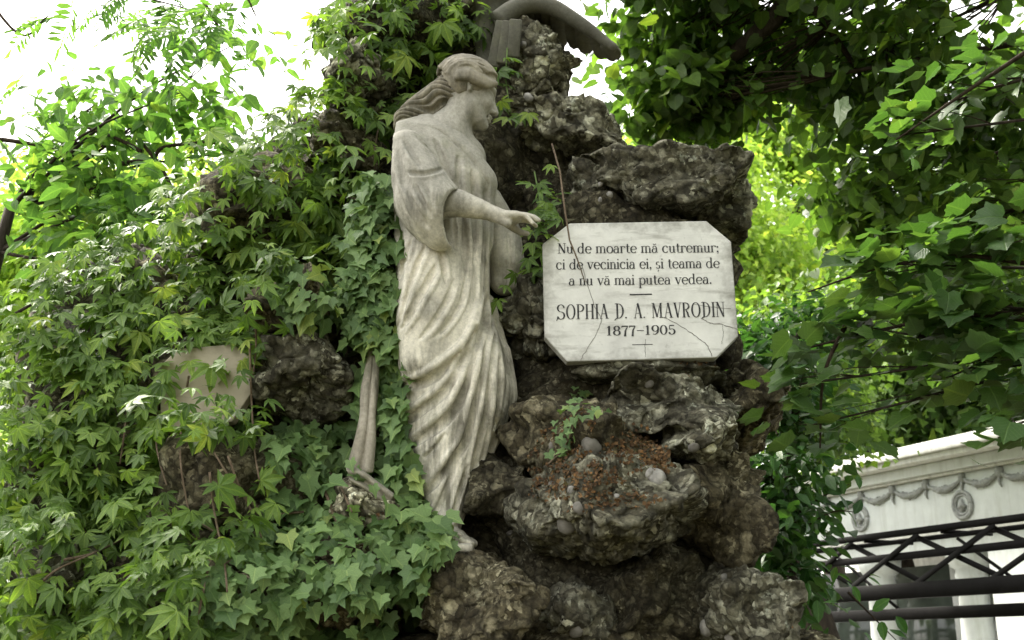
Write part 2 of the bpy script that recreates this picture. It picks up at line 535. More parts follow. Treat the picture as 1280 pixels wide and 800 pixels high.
# hidden mass of the mound, dark mortar and rubble seen only in the recesses
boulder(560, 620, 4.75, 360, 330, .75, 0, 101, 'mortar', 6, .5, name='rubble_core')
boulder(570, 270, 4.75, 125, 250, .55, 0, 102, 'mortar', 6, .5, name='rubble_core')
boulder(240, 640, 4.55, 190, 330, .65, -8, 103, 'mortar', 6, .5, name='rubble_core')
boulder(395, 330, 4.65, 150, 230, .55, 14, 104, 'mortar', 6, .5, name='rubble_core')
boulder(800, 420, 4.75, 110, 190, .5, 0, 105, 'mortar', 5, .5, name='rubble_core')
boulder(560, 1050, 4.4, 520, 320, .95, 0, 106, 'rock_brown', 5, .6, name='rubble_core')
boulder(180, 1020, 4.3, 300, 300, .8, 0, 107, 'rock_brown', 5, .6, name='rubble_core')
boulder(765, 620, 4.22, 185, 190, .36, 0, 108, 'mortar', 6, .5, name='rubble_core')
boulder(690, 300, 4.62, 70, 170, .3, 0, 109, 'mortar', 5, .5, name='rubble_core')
# right column, top to bottom
boulder(673, 88, 4.45, 52, 56, .22, 8, 1, 'rock_pale', 6, .55, 1.3)
boulder(664, 50, 4.48, 24, 20, .14, 0, 2, 'rock_pale', 5, .5, 1.3)
boulder(704, 168, 4.42, 76, 44, .26, 6, 3, 'rock_pale', 6, .8, 1.2, box=True)
boulder(752, 178, 4.5, 28, 34, .2, 20, 4, 'rock', 5, .8)
boulder(824, 252, 4.22, 118, 40, .36, 6, 5, 'rock', 6, .9, 1.1, box=True)
boulder(900, 270, 4.25, 38, 34, .28, 12, 6, 'rock', 5, .9, box=True)
boulder(742, 240, 4.2, 44, 38, .25, -8, 7, 'rock', 5, .8, box=True)
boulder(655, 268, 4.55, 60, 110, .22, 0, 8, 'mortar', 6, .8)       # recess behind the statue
boulder(640, 180, 4.5, 40, 50, .2, 0, 9, 'rock', 5, .8)
boulder(668, 418, 4.2, 52, 62, .30, -14, 10, 'rock', 6, .85, box=True)
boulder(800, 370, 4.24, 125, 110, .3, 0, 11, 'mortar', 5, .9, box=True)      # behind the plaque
boulder(660, 480, 4.35, 70, 44, .28, 10, 12, 'mortar', 5, .8)
boulder(834, 520, 3.98, 108, 40, .36, 3, 13, 'rock', 6, .85, 1.1, box=True)
boulder(802, 472, 4.06, 112, 20, .22, 1, 50, 'rock', 5, .9, box=True)
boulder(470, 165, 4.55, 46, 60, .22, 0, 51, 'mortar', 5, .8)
boulder(935, 505, 4.3, 50, 66, .36, 20, 14, 'rock_brown', 5, .9)
boulder(872, 558, 3.82, 54, 36, .22, 8, 15, 'rock_pale', 6, .7, 1.2)
boulder(745, 560, 3.95, 122, 66, .42, -2, 16, 'rock_brown', 6, .6)
boulder(755, 635, 3.80, 128, 78, .48, 5, 17, 'rock', 6, .75)
boulder(640, 610, 4.1, 60, 66, .36, -20, 18, 'mortar', 5, .8)
boulder(895, 632, 4.05, 58, 82, .40, 6, 19, 'rock_brown', 6, .95, box=True)
boulder(930, 768, 3.80, 68, 66, .30, 4, 20, 'rock', 6, .8, box=True)
boulder(800, 745, 4.02, 92, 80, .40, 0, 21, 'mortar', 5, .8)
boulder(712, 770, 3.92, 66, 62, .32, -10, 22, 'rock', 6, .8)
boulder(590, 752, 3.82, 84, 78, .36, 18, 23, 'rock_brown', 6, .85, box=True)
boulder(547, 706, 3.92, 62, 34, .24, 8, 24, 'rock_brown', 6, .75)
boulder(1010, 806, 3.95, 36, 24, .2, 0, 25, 'rock_brown', 5, .6)
# left flank
boulder(384, 468, 4.05, 72, 68, .34, 6, 30, 'rock', 6, .85)
boulder(372, 402, 4.0, 74, 34, .36, -4, 31, 'rock_brown', 6, .9, box=True)
boulder(455, 108, 4.3, 52, 40, .28, -25, 32, 'rock_pale', 6, .8, 1.2)
boulder(432, 190, 4.25, 44, 52, .28, 14, 33, 'rock_brown', 6, .8)
boulder(500, 50, 4.5, 95, 62, .34, -12, 34, 'mortar', 5, .7)
boulder(590, 40, 4.6, 60, 66, .3, 0, 35, 'mortar', 5, .7)
boulder(452, 636, 3.84, 50, 34, .22, 12, 36, 'rock_lichen', 6, .75)
boulder(430, 730, 3.86, 84, 80, .36, 0, 37, 'rock_brown', 6, .8)
boulder(300, 640, 3.95, 120, 100, .40, 0, 38, 'rock_brown', 5, .8)
boulder(250, 760, 3.80, 120, 90, .40, 0, 39, 'rock_brown', 5, .8)
boulder(95, 735, 3.95, 66, 60, .34, 10, 40, 'rock', 6, .8)
boulder(250, 490, 4.2, 110, 90, .36, 0, 41, 'rock_brown', 5, .8)
boulder(330, 270, 4.25, 110, 90, .38, -30, 42, 'rock_brown', 5, .8)
boulder(150, 560, 4.25, 110, 120, .4, 0, 43, 'rock_brown', 5, .8)
boulder(225, 400, 4.35, 100, 90, .38, -30, 44, 'rock_brown', 5, .8)
boulder(462, 410, 4.06, 42, 190, .2, 0, 45, 'mortar', 5, .8)

rock_bvh = BVHTree.FromPolygons(np.concatenate(ROCKV).tolist(), np.concatenate(ROCKF).tolist())

def hit(px, py):
    d = (P(px, py, 1.0) - Vector((0, 0, CAMZ))).normalized()
    loc, nor, idx, dist = rock_bvh.ray_cast(Vector((0, 0, CAMZ)), d)
    return loc, nor

# loose and embedded stones that the photograph shows one by one
def pebble(px, py, r, mat, seed, flat=.7):
    loc, nor = hit(px, py)
    if loc is None: return
    v, f = ico(3)
    s = S(py, loc.y) * r
    q = v * (1 + .12 * vnoise(v * 1.6, seed))[:, None] * np.array([1, .9, flat]) * s
    o = mesh_np('pebble', q, f, M[mat], None, True)
    o.location = loc - nor * s * .25
    o.rotation_euler = (seed * .7, seed * 1.3, seed * 2.1)
    part(o, rock)
for i, (x, y, r, m) in enumerate([(707, 655, 15, 'pebble'), (741, 558, 17, 'pebble'), (724, 636, 9, 'pebble'), (822, 597, 14, 'pebble_pale'), (638, 666, 5, 'pebble'),
        (714, 612, 6, 'pebble_pale'), (768, 690, 4, 'pebble_pale'), (812, 592, 8, 'pebble_pale'), (751, 230, 5, 'pebble_pale'), (762, 243, 5, 'pebble_pale'), (750, 250, 4, 'pebble_pale'),
        (690, 605, 6, 'pebble'), (690, 558, 6, 'pebble'), (702, 118, 7, 'pebble_pale'), (660, 122, 7, 'pebble_pale'), (655, 55, 5, 'pebble_pale'), (720, 790, 12, 'pebble'),
        (880, 785, 11, 'pebble_pale'), (912, 795, 12, 'pebble_pale'), (905, 722, 6, 'pebble_pale'), (1022, 786, 13, 'pebble'), (868, 560, 8, 'pebble'), (812, 480, 7, 'pebble'), (770, 620, 5, 'pebble_pale')]):
    pebble(x, y, r, m, i + 1)
# ------------------------------------------------------------------ implicit-surface sculpting for the statue
class Grid:
    def __init__(self, lo, hi, h):
        self.lo = np.array(lo, float); self.h = h
        self.n = np.ceil((np.array(hi) - self.lo) / h).astype(int) + 1
        self.d = np.full(self.n, 1.0, np.float32)
    def sub(self, lo, hi):
        a = np.clip(np.floor((np.array(lo) - self.lo) / self.h).astype(int), 0, self.n)
        b = np.clip(np.ceil((np.array(hi) - self.lo) / self.h).astype(int) + 1, 0, self.n)
        if np.any(b <= a): return None, None
        sl = tuple(slice(i, j) for i, j in zip(a, b))
        ax = [(self.lo[k] + self.h * np.arange(a[k], b[k])).astype(np.float32) for k in range(3)]
        return sl, (ax[0][:, None, None], ax[1][None, :, None], ax[2][None, None, :])
    def put(self, sl, f, k, op='add'):
        g = self.d[sl]
        if op == 'add':
            h = np.maximum(k - np.abs(g - f), 0) / k if k > 0 else 0
            self.d[sl] = np.minimum(g, f) - h * h * k * .25
        elif op == 'cut':
            f = -f
            h = np.maximum(k - np.abs(g - f), 0) / k if k > 0 else 0
            self.d[sl] = np.maximum(g, f) + h * h * k * .25
    def chain(self, pts, rad, k=.01, op='add', flat=None):
        pts = [np.array(tuple(p), float) for p in pts]
        if not hasattr(rad, '__len__'): rad = [rad] * len(pts)
        m = max(rad) + k * 1.5 + .02
        P_ = np.array(pts)
        sl, X = self.sub(P_.min(0) - m, P_.max(0) + m)
        if sl is None: return
        best = None
        for i in range(max(1, len(pts) - 1)):
            a = pts[i]; b = pts[min(i + 1, len(pts) - 1)]
            ba = b - a; L = float(ba @ ba) + 1e-12
            t = np.clip(((X[0] - a[0]) * ba[0] + (X[1] - a[1]) * ba[1] + (X[2] - a[2]) * ba[2]) / L, 0, 1)
            dd = np.sqrt((X[0] - a[0] - t * ba[0]) ** 2 + (X[1] - a[1] - t * ba[1]) ** 2 + (X[2] - a[2] - t * ba[2]) ** 2)
            f = dd - (rad[i] + (rad[min(i + 1, len(pts) - 1)] - rad[i]) * t)
            best = f if best is None else np.minimum(best, f)
        self.put(sl, best.astype(np.float32), k, op)
    def ell(self, c, r, rot=None, k=.01, op='add'):
        """ellipsoid, rot = 3x3 whose columns are the axes"""
        c = np.array(tuple(c), float); r = np.array(r, float)
        m = r.max() + k * 1.5 + .02
        sl, X = self.sub(c - m, c + m)
        if sl is None: return
        q = [X[0] - c[0], X[1] - c[1], X[2] - c[2]]
        if rot is not None:
            rot = np.array(rot)
            q = [q[0] * rot[0, j] + q[1] * rot[1, j] + q[2] * rot[2, j] for j in range(3)]
        k0 = np.sqrt((q[0] / r[0]) ** 2 + (q[1] / r[1]) ** 2 + (q[2] / r[2]) ** 2)
        k1 = np.sqrt((q[0] / r[0] ** 2) ** 2 + (q[1] / r[1] ** 2) ** 2 + (q[2] / r[2] ** 2) ** 2) + 1e-6
        f = k0 * (k0 - 1) / k1
        self.put(sl, f.astype(np.float32), k, op)
    def at(self, p):
        i = np.clip(((np.array(tuple(p)) - self.lo) / self.h).round().astype(int), 0, self.n - 1)
        return float(self.d[tuple(i)])
    def depth(self, px, py, y0, y1):
        """first surface met along the sight line through a pixel"""
        for y in np.arange(y0, y1, self.h):
            p = P(px, py, y)
            q = (np.array(tuple(p)) - self.lo) / self.h
            if np.any(q < 0) or np.any(q > self.n - 1): continue
            if self.at(p) < 0: return y
        return None
    def mesh(self):
        """naive surface nets"""
        d = self.d; s = d < 0
        nx, ny, nz = d.shape
        cnt = np.zeros((nx - 1, ny - 1, nz - 1), np.int8)
        for i in (0, 1):
            for j in (0, 1):
                for k in (0, 1):
                    cnt += s[i:nx - 1 + i, j:ny - 1 + j, k:nz - 1 + k]
        act = (cnt > 0) & (cnt < 8)
        idx = np.argwhere(act)
        vid = np.full(act.shape, -1, np.int32); vid[act] = np.arange(len(idx))
        acc = np.zeros((len(idx), 3)); num = np.zeros(len(idx))
        cor = [(i, j, k) for i in (0, 1) for j in (0, 1) for k in (0, 1)]
        for a in cor:
            for b in cor:
                if sum(abs(x - y) for x, y in zip(a, b)) != 1 or a > b: continue
                da = d[idx[:, 0] + a[0], idx[:, 1] + a[1], idx[:, 2] + a[2]]
                db = d[idx[:, 0] + b[0], idx[:, 1] + b[1], idx[:, 2] + b[2]]
                cr = (da < 0) != (db < 0)
                t = np.where(cr, da / np.where(cr, da - db, 1), 0)
                pt = np.array(a)[None] + t[:, None] * (np.array(b) - np.array(a))[None]
                acc += pt * cr[:, None]; num += cr
        v = (idx + acc / num[:, None]) * self.h + self.lo
        quads = []
        for ax in range(3):
            o1, o2 = [(1, 2), (2, 0), (0, 1)][ax]
            sa = [slice(None)] * 3; sb = [slice(None)] * 3
            sa[ax] = slice(0, -1); sb[ax] = slice(1, None)
            A, B = s[tuple(sa)], s[tuple(sb)]
            e = np.argwhere(A != B)
            ok = (e[:, o1] > 0) & (e[:, o2] > 0) & (e[:, o1] < d.shape[o1] - 1) & (e[:, o2] < d.shape[o2] - 1)
            e = e[ok]
            ins = A[tuple(e.T)]
            def cell(u, w):
                c = e.copy(); c[:, o1] -= u; c[:, o2] -= w
                return vid[tuple(c.T)]
            q = np.stack([cell(1, 1), cell(0, 1), cell(0, 0), cell(1, 0)], 1)
            q[~ins] = q[~ins][:, ::-1]
            quads.append(q)
        q = np.concatenate(quads)
        q = q[(q >= 0).all(1)]
        return v, q

def grid_object(g, name, mat, parent, relax=1):
    v, q = g.mesh()
    # light relaxation takes away the stair steps of the grid
    for _ in range(relax):
        acc = np.zeros_like(v); num = np.zeros(len(v))
        for a, b in ((0, 1), (1, 2), (2, 3), (3, 0)):
            np.add.at(acc, q[:, a], v[q[:, b]]); np.add.at(num, q[:, a], 1)
        v = v * .5 + acc / np.maximum(num, 1)[:, None] * .5
    o = mesh_np(name, v, q, M[mat], None, True)
    if parent is not None: part(o, parent)
    return o

def SP(px, py, dy=0.0): return P(px, py, YS + dy)
def SS(py): return S(py, YS)

foot_base = SP(562, 680, 0)
statue = empty('woman_statue', tuple(foot_base), 'weathered pale stone woman in a long draped robe, one arm stretched towards the plaque', 'statue')

# ---- robe
g = Grid(SP(462, 690, -.42) - Vector((0, 0, .0)), Vector((SP(668, 400, .3).x, YS + .36, SP(500, 132, 0).z)), .0037)
prof = [  # py, left px, right px, depth half (m), depth centre
    (150, 512, 556, .075, .02), (158, 500, 566, .10, .02), (172, 490, 578, .135, .02), (192, 485, 594, .155, .02), (215, 482, 608, .165, .02), (232, 481, 617, .17, .02),
    (252, 482, 612, .165, .02), (280, 490, 612, .16, .02), (310, 493, 612, .16, .02), (335, 494, 612, .165, .02), (365, 498, 612, .17, .02), (390, 499, 614, .17, .02),
    (415, 502, 622, .17, .02), (445, 501, 630, .168, .02), (480, 500, 634, .165, .02), (515, 502, 630, .155, .02), (550, 505, 614, .14, .02), (580, 513, 602, .125, .02),
    (612, 520, 592, .105, .02), (640, 534, 582, .09, .01), (658, 538, 576, .085, 0), (668, 542, 574, .08, 0)]
zz = np.array([SP(0, p[0]).z for p in prof])[::-1]
cxs = np.array([(SP(p[1], p[0]).x + SP(p[2], p[0]).x) / 2 for p in prof])[::-1]
rxs = np.array([(SP(p[2], p[0]).x - SP(p[1], p[0]).x) / 2 for p in prof])[::-1]
rys = np.array([p[3] for p in prof])[::-1]; cys = np.array([p[4] for p in prof])[::-1]
ax = [(g.lo[k] + g.h * np.arange(g.n[k])).astype(np.float32) for k in range(3)]
zi = ax[2]
cxi, rxi, ryi, cyi = (np.interp(zi, zz, a).astype(np.float32) for a in (cxs, rxs, rys, cys))
X = (ax[0][:, None, None] - cxi[None, None, :]); Yy = (ax[1][None, :, None] - (YS + cyi)[None, None, :])
th = np.arctan2(Yy, X)
zrel = (zi - zz[0]) / (zz[-1] - zz[0])
# soft flutes all round the skirt so the back is draped too
fl = (np.sin(th * 9 + 5 * zrel[None, None, :] + 1.2 * np.sin(th * 2)) * .35 + np.sin(th * 15 - 6 * zrel[None, None, :]) * .2) * (.010 * np.clip(1.1 - zrel, .25, 1))[None, None, :]
back = np.clip(np.sin(th) * 1.5 + .2, .02, 1)
q = np.sqrt((X / rxi) ** 2 + (Yy / ryi) ** 2) + 1e-6
k1 = np.sqrt((X / rxi ** 2) ** 2 + (Yy / ryi ** 2) ** 2) + 1e-4
d = q * (q - 1) / k1 + fl * back
capz = np.maximum(zz[0] - zi, zi - zz[-1])[None, None, :]
g.d = np.maximum(np.clip(d, -1, 1), capz).astype(np.float32)
del X, Yy, th, q, k1, d, fl, back

def px_pts(lst, dy): return [SP(a, b, dy) for a, b in lst]
def ridge(lst, r=5.0, side=1, groove=1.0, depth=.45, n=None, k=.005, gk=.005, goff=1.5, ends=True):
    """a carved fold: a raised cord laid on the cloth and a hollow cut along one side of it"""
    n = n or max(6, 3 * len(lst))
    c = smooth_curve([(a, b, 0) for a, b in lst], n)
    pts = []; gp = []; rr = []; gr = []
    last = None
    for i, (a, b, _) in enumerate(c):
        y = g.depth(a, b, YS - .40, YS + .22)
        if y is None: y = last
        if y is None: continue
        last = y
        s = SS(b); t = i / (n - 1)
        w = (min(1, t / .18) * min(1, (1 - t) / .18)) if ends else 1
        w = .35 + .65 * w
        j = min(i + 1, n - 1); j0 = max(i - 1, 0)
        dx, dy = c[j][0] - c[j0][0], c[j][1] - c[j0][1]
        L = math.hypot(dx, dy) + 1e-6
        nx, ny = -dy / L * side, dx / L * side
        pts.append(SP(a, b, y - YS + r * s * (1 - depth) - r * s * .55)); rr.append(r * s * w * .82)
        o = r * 1.75
        y2 = g.depth(a + nx * o, b + ny * o, YS - .40, YS + .22) or y
        gp.append(SP(a + nx * o, b + ny * o, min(y2, y + .06) - YS - r * s * .30)); gr.append(r * s * w * 1.3 * groove)
    if len(pts) < 2: return
    if groove > 0: g.chain(gp, gr, gk, 'cut')
    g.chain(pts, rr, k)

# back panel of the skirt swinging out to the right
g.chain([SP(608, 380, .10), SP(618, 440, .10), SP(624, 492, .08), SP(612, 540, .06), SP(594, 590, .04)], [.035, .055, .062, .05, .03], .03)
g.chain([SP(630, 440, .08), SP(636, 480, .08), SP(638, 500, .07)], [.018, .022, .018], .03)
# hip and thigh under the cloth
g.chain([SP(535, 330, -.06), SP(532, 400, -.09), SP(530, 450, -.08)], [.10, .105, .09], .05)
g.chain([SP(556, 178, -.03), SP(582, 203, -.04), SP(602, 224, -.03)], [.07, .07, .045], .04)
# bust
g.ell(SP(586, 226, -.055), (.055, .045, .06), None, .05)
g.ell(SP(594, 228, .08), (.055, .05, .055), None, .05)
g.chain([SP(602, 228, 0), SP(601, 260, 0), SP(600, 300, .01)], [.045, .045, .04], .05)
# main folds of the skirt: (path, radius, groove side, groove amount)
for path, r, sd, gr in [
    ([(538, 312), (528, 335), (518, 362), (509, 392), (503, 412)], 4.5, 1, .8),
    ([(553, 335), (543, 356), (530, 378), (520, 398), (508, 416)], 5, 1, .9),
    ([(574, 352), (566, 376), (556, 394), (544, 412), (530, 428)], 4, 1, .7),
    ([(588, 350), (582, 378), (572, 398), (560, 414), (548, 426)], 3.5, 1, .6),
    ([(598, 330), (597, 372), (592, 398), (584, 418), (574, 432), (556, 447), (536, 461), (516, 471), (502, 470)], 6, -1, 1.1),
    ([(580, 432), (571, 446), (560, 468), (546, 486), (528, 500), (510, 514), (503, 519)], 5, -1, 1.1),
    ([(606, 350), (600, 386), (591, 420), (583, 448), (575, 476), (562, 502), (548, 519), (527, 536), (505, 553)], 5.5, -1, 1.1),
    ([(609, 390), (602, 430), (594, 472), (586, 500), (580, 526), (573, 549), (558, 571), (542, 593), (524, 612)], 5.2, -1, 1.1),
    ([(613, 385), (611, 430), (606, 475), (600, 512), (594, 540), (587, 571), (582, 598), (575, 625), (568, 654)], 4.6, -1, 1.0),
    ([(616, 450), (617, 490), (613, 530), (608, 556), (600, 580), (586, 596)], 5, -1, .9),
    ([(626, 440), (628, 480), (622, 515), (614, 548)], 4, -1, .6),
    ([(568, 572), (556, 598), (546, 622), (537, 645)], 3.6, -1, .9),
    ([(580, 580), (570, 610), (562, 640), (557, 655)], 3.2, -1, .9),
    ([(544, 500), (534, 512), (522, 522)], 2.6, -1, .6),
    ([(552, 540), (540, 556), (526, 570)], 2.8, -1, .6),
    ([(494, 225), (489, 240), (490, 258), (497, 275)], 3.5, -1, .6),
    ([(486, 262), (492, 285), (500, 310), (503, 345)], 3.5, -1, .7),
    ([(505, 280), (509, 310), (508, 350), (502, 385)], 3.8, 1, .7),
    ([(580, 196), (580, 225), (583, 262), (588, 300), (590, 345)], 4.2, 1, 1.0),
    ([(597, 212), (600, 240), (600, 275), (600, 330)], 4.0, 1, 1.0),
    ([(613, 228), (611, 255), (610, 300), (608, 350)], 3.0, 1, .6),
    ([(566, 196), (568, 225), (574, 262), (575, 310)], 3.6, 1, .9),
    ([(548, 172), (558, 195), (564, 215)], 3.2, 1, .9),
    ([(525, 165), (536, 185), (548, 205)], 3.2, 1, .9),
    ([(555, 312), (560, 330), (562, 352)], 3.2, 1, .9),
    ([(520, 300), (512, 325), (506, 350)], 3.6, 1, .9),
]:
    ridge(path, r, sd, gr)
# neckline hem
ridge([(537, 154), (552, 160), (570, 175), (588, 192), (604, 212), (615, 230)], 2.4, 1, .5, .3)
# shoulder
g.chain([SP(505, 172, -.06), SP(500, 190, -.09), SP(500, 215, -.10)], [.062, .075, .08], .05)
# bell sleeve: a flared cone cut off in front and hollowed
def SF(px, py, dy=0.0): return SP(px, py, dy - .055)
g2 = Grid(SP(474, 330, -.46), Vector((SP(606, 300, .1).x, YS + .12, SP(500, 150, 0).z)), .0042)
g2.chain([SF(508, 188, -.10), SF(520, 220, -.125), SF(543, 262, -.15)], [.075, .095, .112], .03)
g2.chain([SF(520, 255, -.15), SF(552, 292, -.14)], [.07, .062], .05)
_g, g = g, g2
for pth, r_, gv_ in (([(509, 220), (520, 223), (536, 222), (555, 216)], 3.2, 1.1), ([(498, 212), (506, 245), (518, 272), (530, 290)], 4.0, .8), ([(511, 232), (522, 252), (533, 274)], 3.8, .75), ([(524, 232), (532, 246), (538, 260)], 3.0, .6),
                     ([(500, 176), (511, 197), (522, 213)], 3.4, .9), ([(515, 170), (531, 188), (547, 207)], 3.2, .9), ([(492, 190), (496, 215), (500, 240)], 3.2, .8)):
    ridge(pth, r_, -1, gv_)
g = _g
# cut plane of the opening; the far rim stands further right than the near one
A, B, C = SF(563, 230, -.24), SF(545, 306, -.23), SF(590, 276, -.07)
nrm = (B - A).cross(C - A).normalized()
if nrm.x < 0: nrm = -nrm
gx_ = [(g2.lo[k] + g2.h * np.arange(g2.n[k])).astype(np.float32) for k in range(3)]
pl = (gx_[0][:, None, None] - A.x) * nrm.x + (gx_[1][None, :, None] - A.y) * nrm.y + (gx_[2][None, None, :] - A.z) * nrm.z
g2.d = np.maximum(g2.d, pl.astype(np.float32))
hol = Grid(g2.lo, g2.lo + g2.h * (g2.n - 1), g2.h); hol.n = g2.n; hol.d = np.full(g2.n, 1.0, np.float32)
hol.chain([SF(535, 240, -.145), SF(545, 264, -.15), SF(590, 275, -.15)], [.05, .082, .105], .03)
hol.chain([SF(540, 264, -.15), SF(556, 292, -.14), SF(600, 296, -.13)], [.05, .036, .05], .04)
g2.d = np.maximum(g2.d, -hol.d)
# far sleeve hanging beyond the body
g.chain([SP(612, 250, .14), SP(628, 290, .16), SP(632, 330, .17), SP(630, 352, .17)], [.05, .07, .074, .055], .02)
ridge([(640, 290), (642, 320), (640, 355)], 3, 1, .6)

robe = grid_object(g, 'robe', 'statue', statue, 1)
sleeve = grid_object(g2, 'sleeve', 'statue', statue, 2)
del g, g2, hol, pl

# ---- head, neck, arm and hand: one continuous figure
b = Grid(SP(486, 300, -.36), Vector((SP(684, 200, .2).x, YS + .25, SP(590, 62, .1).z)), .0031)
tilt, yaw = R(13), R(16)
HO = SP(588, 109, -.005); hs = S(109, YS)
fwd = Vector((math.cos(tilt) * math.cos(yaw), math.cos(tilt) * math.sin(yaw), -math.sin(tilt)))
sid = Vector((math.sin(yaw), -math.cos(yaw), 0)).normalized()      # her right, towards the camera
upv = sid.cross(fwd) * -1
if upv.z < 0: upv = -upv
HR = np.array([list(fwd), list(sid), list(upv)]).T
def H(u, w, v=0): return HO + fwd * (u * hs) + upv * (w * hs) + sid * (v * hs)
b.ell(H(-2, 0), (33 * hs, 25 * hs, 31 * hs), HR, .01)                         # skull
b.ell(H(14, -18), (19 * hs, 19 * hs, 26 * hs), HR, .02)                       # face mass
b.chain([H(6, -30, 13), H(20, -42, 8), H(27, -45, 0), H(20, -42, -8), H(6, -30, -13)], [9 * hs, 7 * hs, 6.5 * hs, 7 * hs, 9 * hs], .02)  # jaw and chin
b.ell(H(27, -45), (6 * hs, 7 * hs, 5 * hs), HR, .012)
b.chain([H(29, -3), H(33, -12), H(38.5, -23)], [3.2 * hs, 3.0 * hs, 4.2 * hs], .010)   # nose
for v in (-1, 1):
    b.ell(H(33, -25, 4 * v), (4 * hs, 3 * hs, 3 * hs), HR, .008)
    b.chain([H(30, -1, 3 * v), H(29, 1, 9 * v), H(24, -1, 17 * v)], [3 * hs, 3 * hs, 2.5 * hs], .010)      # brow
    b.ell(H(31, -9, 10 * v), (6 * hs, 6.5 * hs, 4.5 * hs), HR, .010, 'cut')                               # socket
    b.ell(H(25.5, -9.5, 10 * v), (4.2 * hs, 5 * hs, 4.2 * hs), HR, .004)                                  # eyeball
    b.chain([H(28, -7.5, 5 * v), H(29, -6.4, 10 * v), H(25.5, -8.5, 15.5 * v)], [1.4 * hs] * 3, .003)       # upper lid
    b.chain([H(28, -11.5, 5.5 * v), H(28.3, -12.6, 10 * v), H(25, -11, 15 * v)], [1.0 * hs] * 3, .003)      # lower lid
    b.ell(H(21, -20, 13 * v), (8 * hs, 6 * hs, 8 * hs), HR, .02)                                          # cheek
b.chain([H(31.5, -33, -6), H(34.5, -32, 0), H(31.5, -33, 6)], [1.8 * hs, 2.5 * hs, 1.8 * hs], .006)        # lips
b.chain([H(31, -37, -5), H(33.5, -37.5, 0), H(31, -37, 5)], [1.8 * hs, 2.6 * hs, 1.8 * hs], .006)
b.chain([H(-6, -6, 25), H(-5, -10, 26), H(-3, -17, 24.5)], [3.6 * hs, 3.4 * hs, 2.6 * hs], .006)            # ear
b.ell(H(-3.4, -10, 28.5), (2.2 * hs, 2.4 * hs, 3.6 * hs), HR, .004, 'cut')
# neck and upper chest
b.chain([SP(583, 128, .0), SP(572, 146, -.005), SP(556, 166, .0), SP(548, 185, .01)], [.066, .066, .078, .10], .03)
b.chain([SP(584, 140, -.045), SP(568, 162, -.05), SP(556, 176, -.04)], [.012, .014, .014], .025)          # neck muscle
b.chain([SP(515, 178, -.03), SP(555, 182, 0), SP(575, 200, .03)], [.07, .10, .10], .05)
# right arm inside the sleeve, forearm, wrist
b.chain([SF(508, 186, -.08), SF(522, 225, -.12), SF(545, 256, -.15)], [.06, .055, .054], .02)
b.chain([SF(545, 256, -.15), SF(572, 254, -.155), SF(598, 261, -.155), SF(617, 267, -.15)], [.054, .050, .037, .027], .015)
# hand: palm down, fingers forward, thumb on the far side
pm = [SF(617, 268, -.15), SF(632, 272, -.145), SF(645, 272, -.14)]
for off, r in ((-.026, .016), (-.010, .019), (.008, .019), (.024, .017)):
    b.chain([pm[0] + Vector((0, off * .5, 0)), pm[1] + Vector((0, off, 0)), pm[2] + Vector((0, off * 1.15, 0))], [.021, r, r * .85], .012)
b.chain([SF(622, 272, -.16), SF(634, 279, -.165)], [.018, .016], .014)                                     # heel of the hand
kn = SF(645, 271, -.14)
for off, L, drop, r in ((-.036, .058, .004, .0088), (-.012, .075, -.004, .0098), (.012, .082, -.008, .0102), (.036, .072, -.003, .0096)):
    a = kn + Vector((0, off * .85, 0))
    c1 = a + Vector((L * .48, off * .15, -.002 - drop)); c2 = c1 + Vector((L * .30, 0, -.010 - drop)); c3 = c2 + Vector((L * .22, 0, -.016 - drop * .5))
    b.chain([a - Vector((.012, 0, 0)), c1, c2, c3], [r * 1.18, r * 1.02, r * .92, r * .75], .004)
th0 = SF(630, 276, -.115)
b.chain([th0, th0 + Vector((.035, .018, -.022)), th0 + Vector((.062, .024, -.036)), th0 + Vector((.083, .022, -.040))], [.017, .0135, .012, .009], .008)
body = grid_object(b, 'body', 'statue', statue, 1)
del b

# ---- hair: swept back over the ear into a twisted tress
hg = Grid(SP(486, 172, -.16), Vector((SP(636, 100, .2).x, YS + .19, SP(590, 62, .1).z)), .0028)
hg.ell(H(-3, 3), (36 * hs, 28 * hs, 33 * hs), HR, .01)
hg.ell(H(-14, -2), (27 * hs, 29 * hs, 27 * hs), HR, .015)
hg.chain([SP(566, 115, -.0), SP(547, 127, .0), SP(528, 138, -.005), SP(509, 149, -.02), SP(496, 157, -.03)], [.066, .060, .052, .038, .02], .018)
# clear the face and the neck
hg.ell(H(27, -20), (26 * hs, 30 * hs, 31 * hs), HR, .004, 'cut')
hg.ell(H(6, -36), (24 * hs, 40 * hs, 24 * hs), HR, .006, 'cut')
hg.chain([SP(586, 136, -.02), SP(566, 156, -.02), SP(548, 176, -.02)], [.068, .068, .075], .006, 'cut')
hr = np.random.default_rng(5)
def on_hair(u, w, v):
    """push a head-frame direction out to the hair surface"""
    e_ = 1 + .10 * max(0, -u); return H(-3 + u * 37.5 * e_, 3 + w * 34 * e_, v * 29.5)
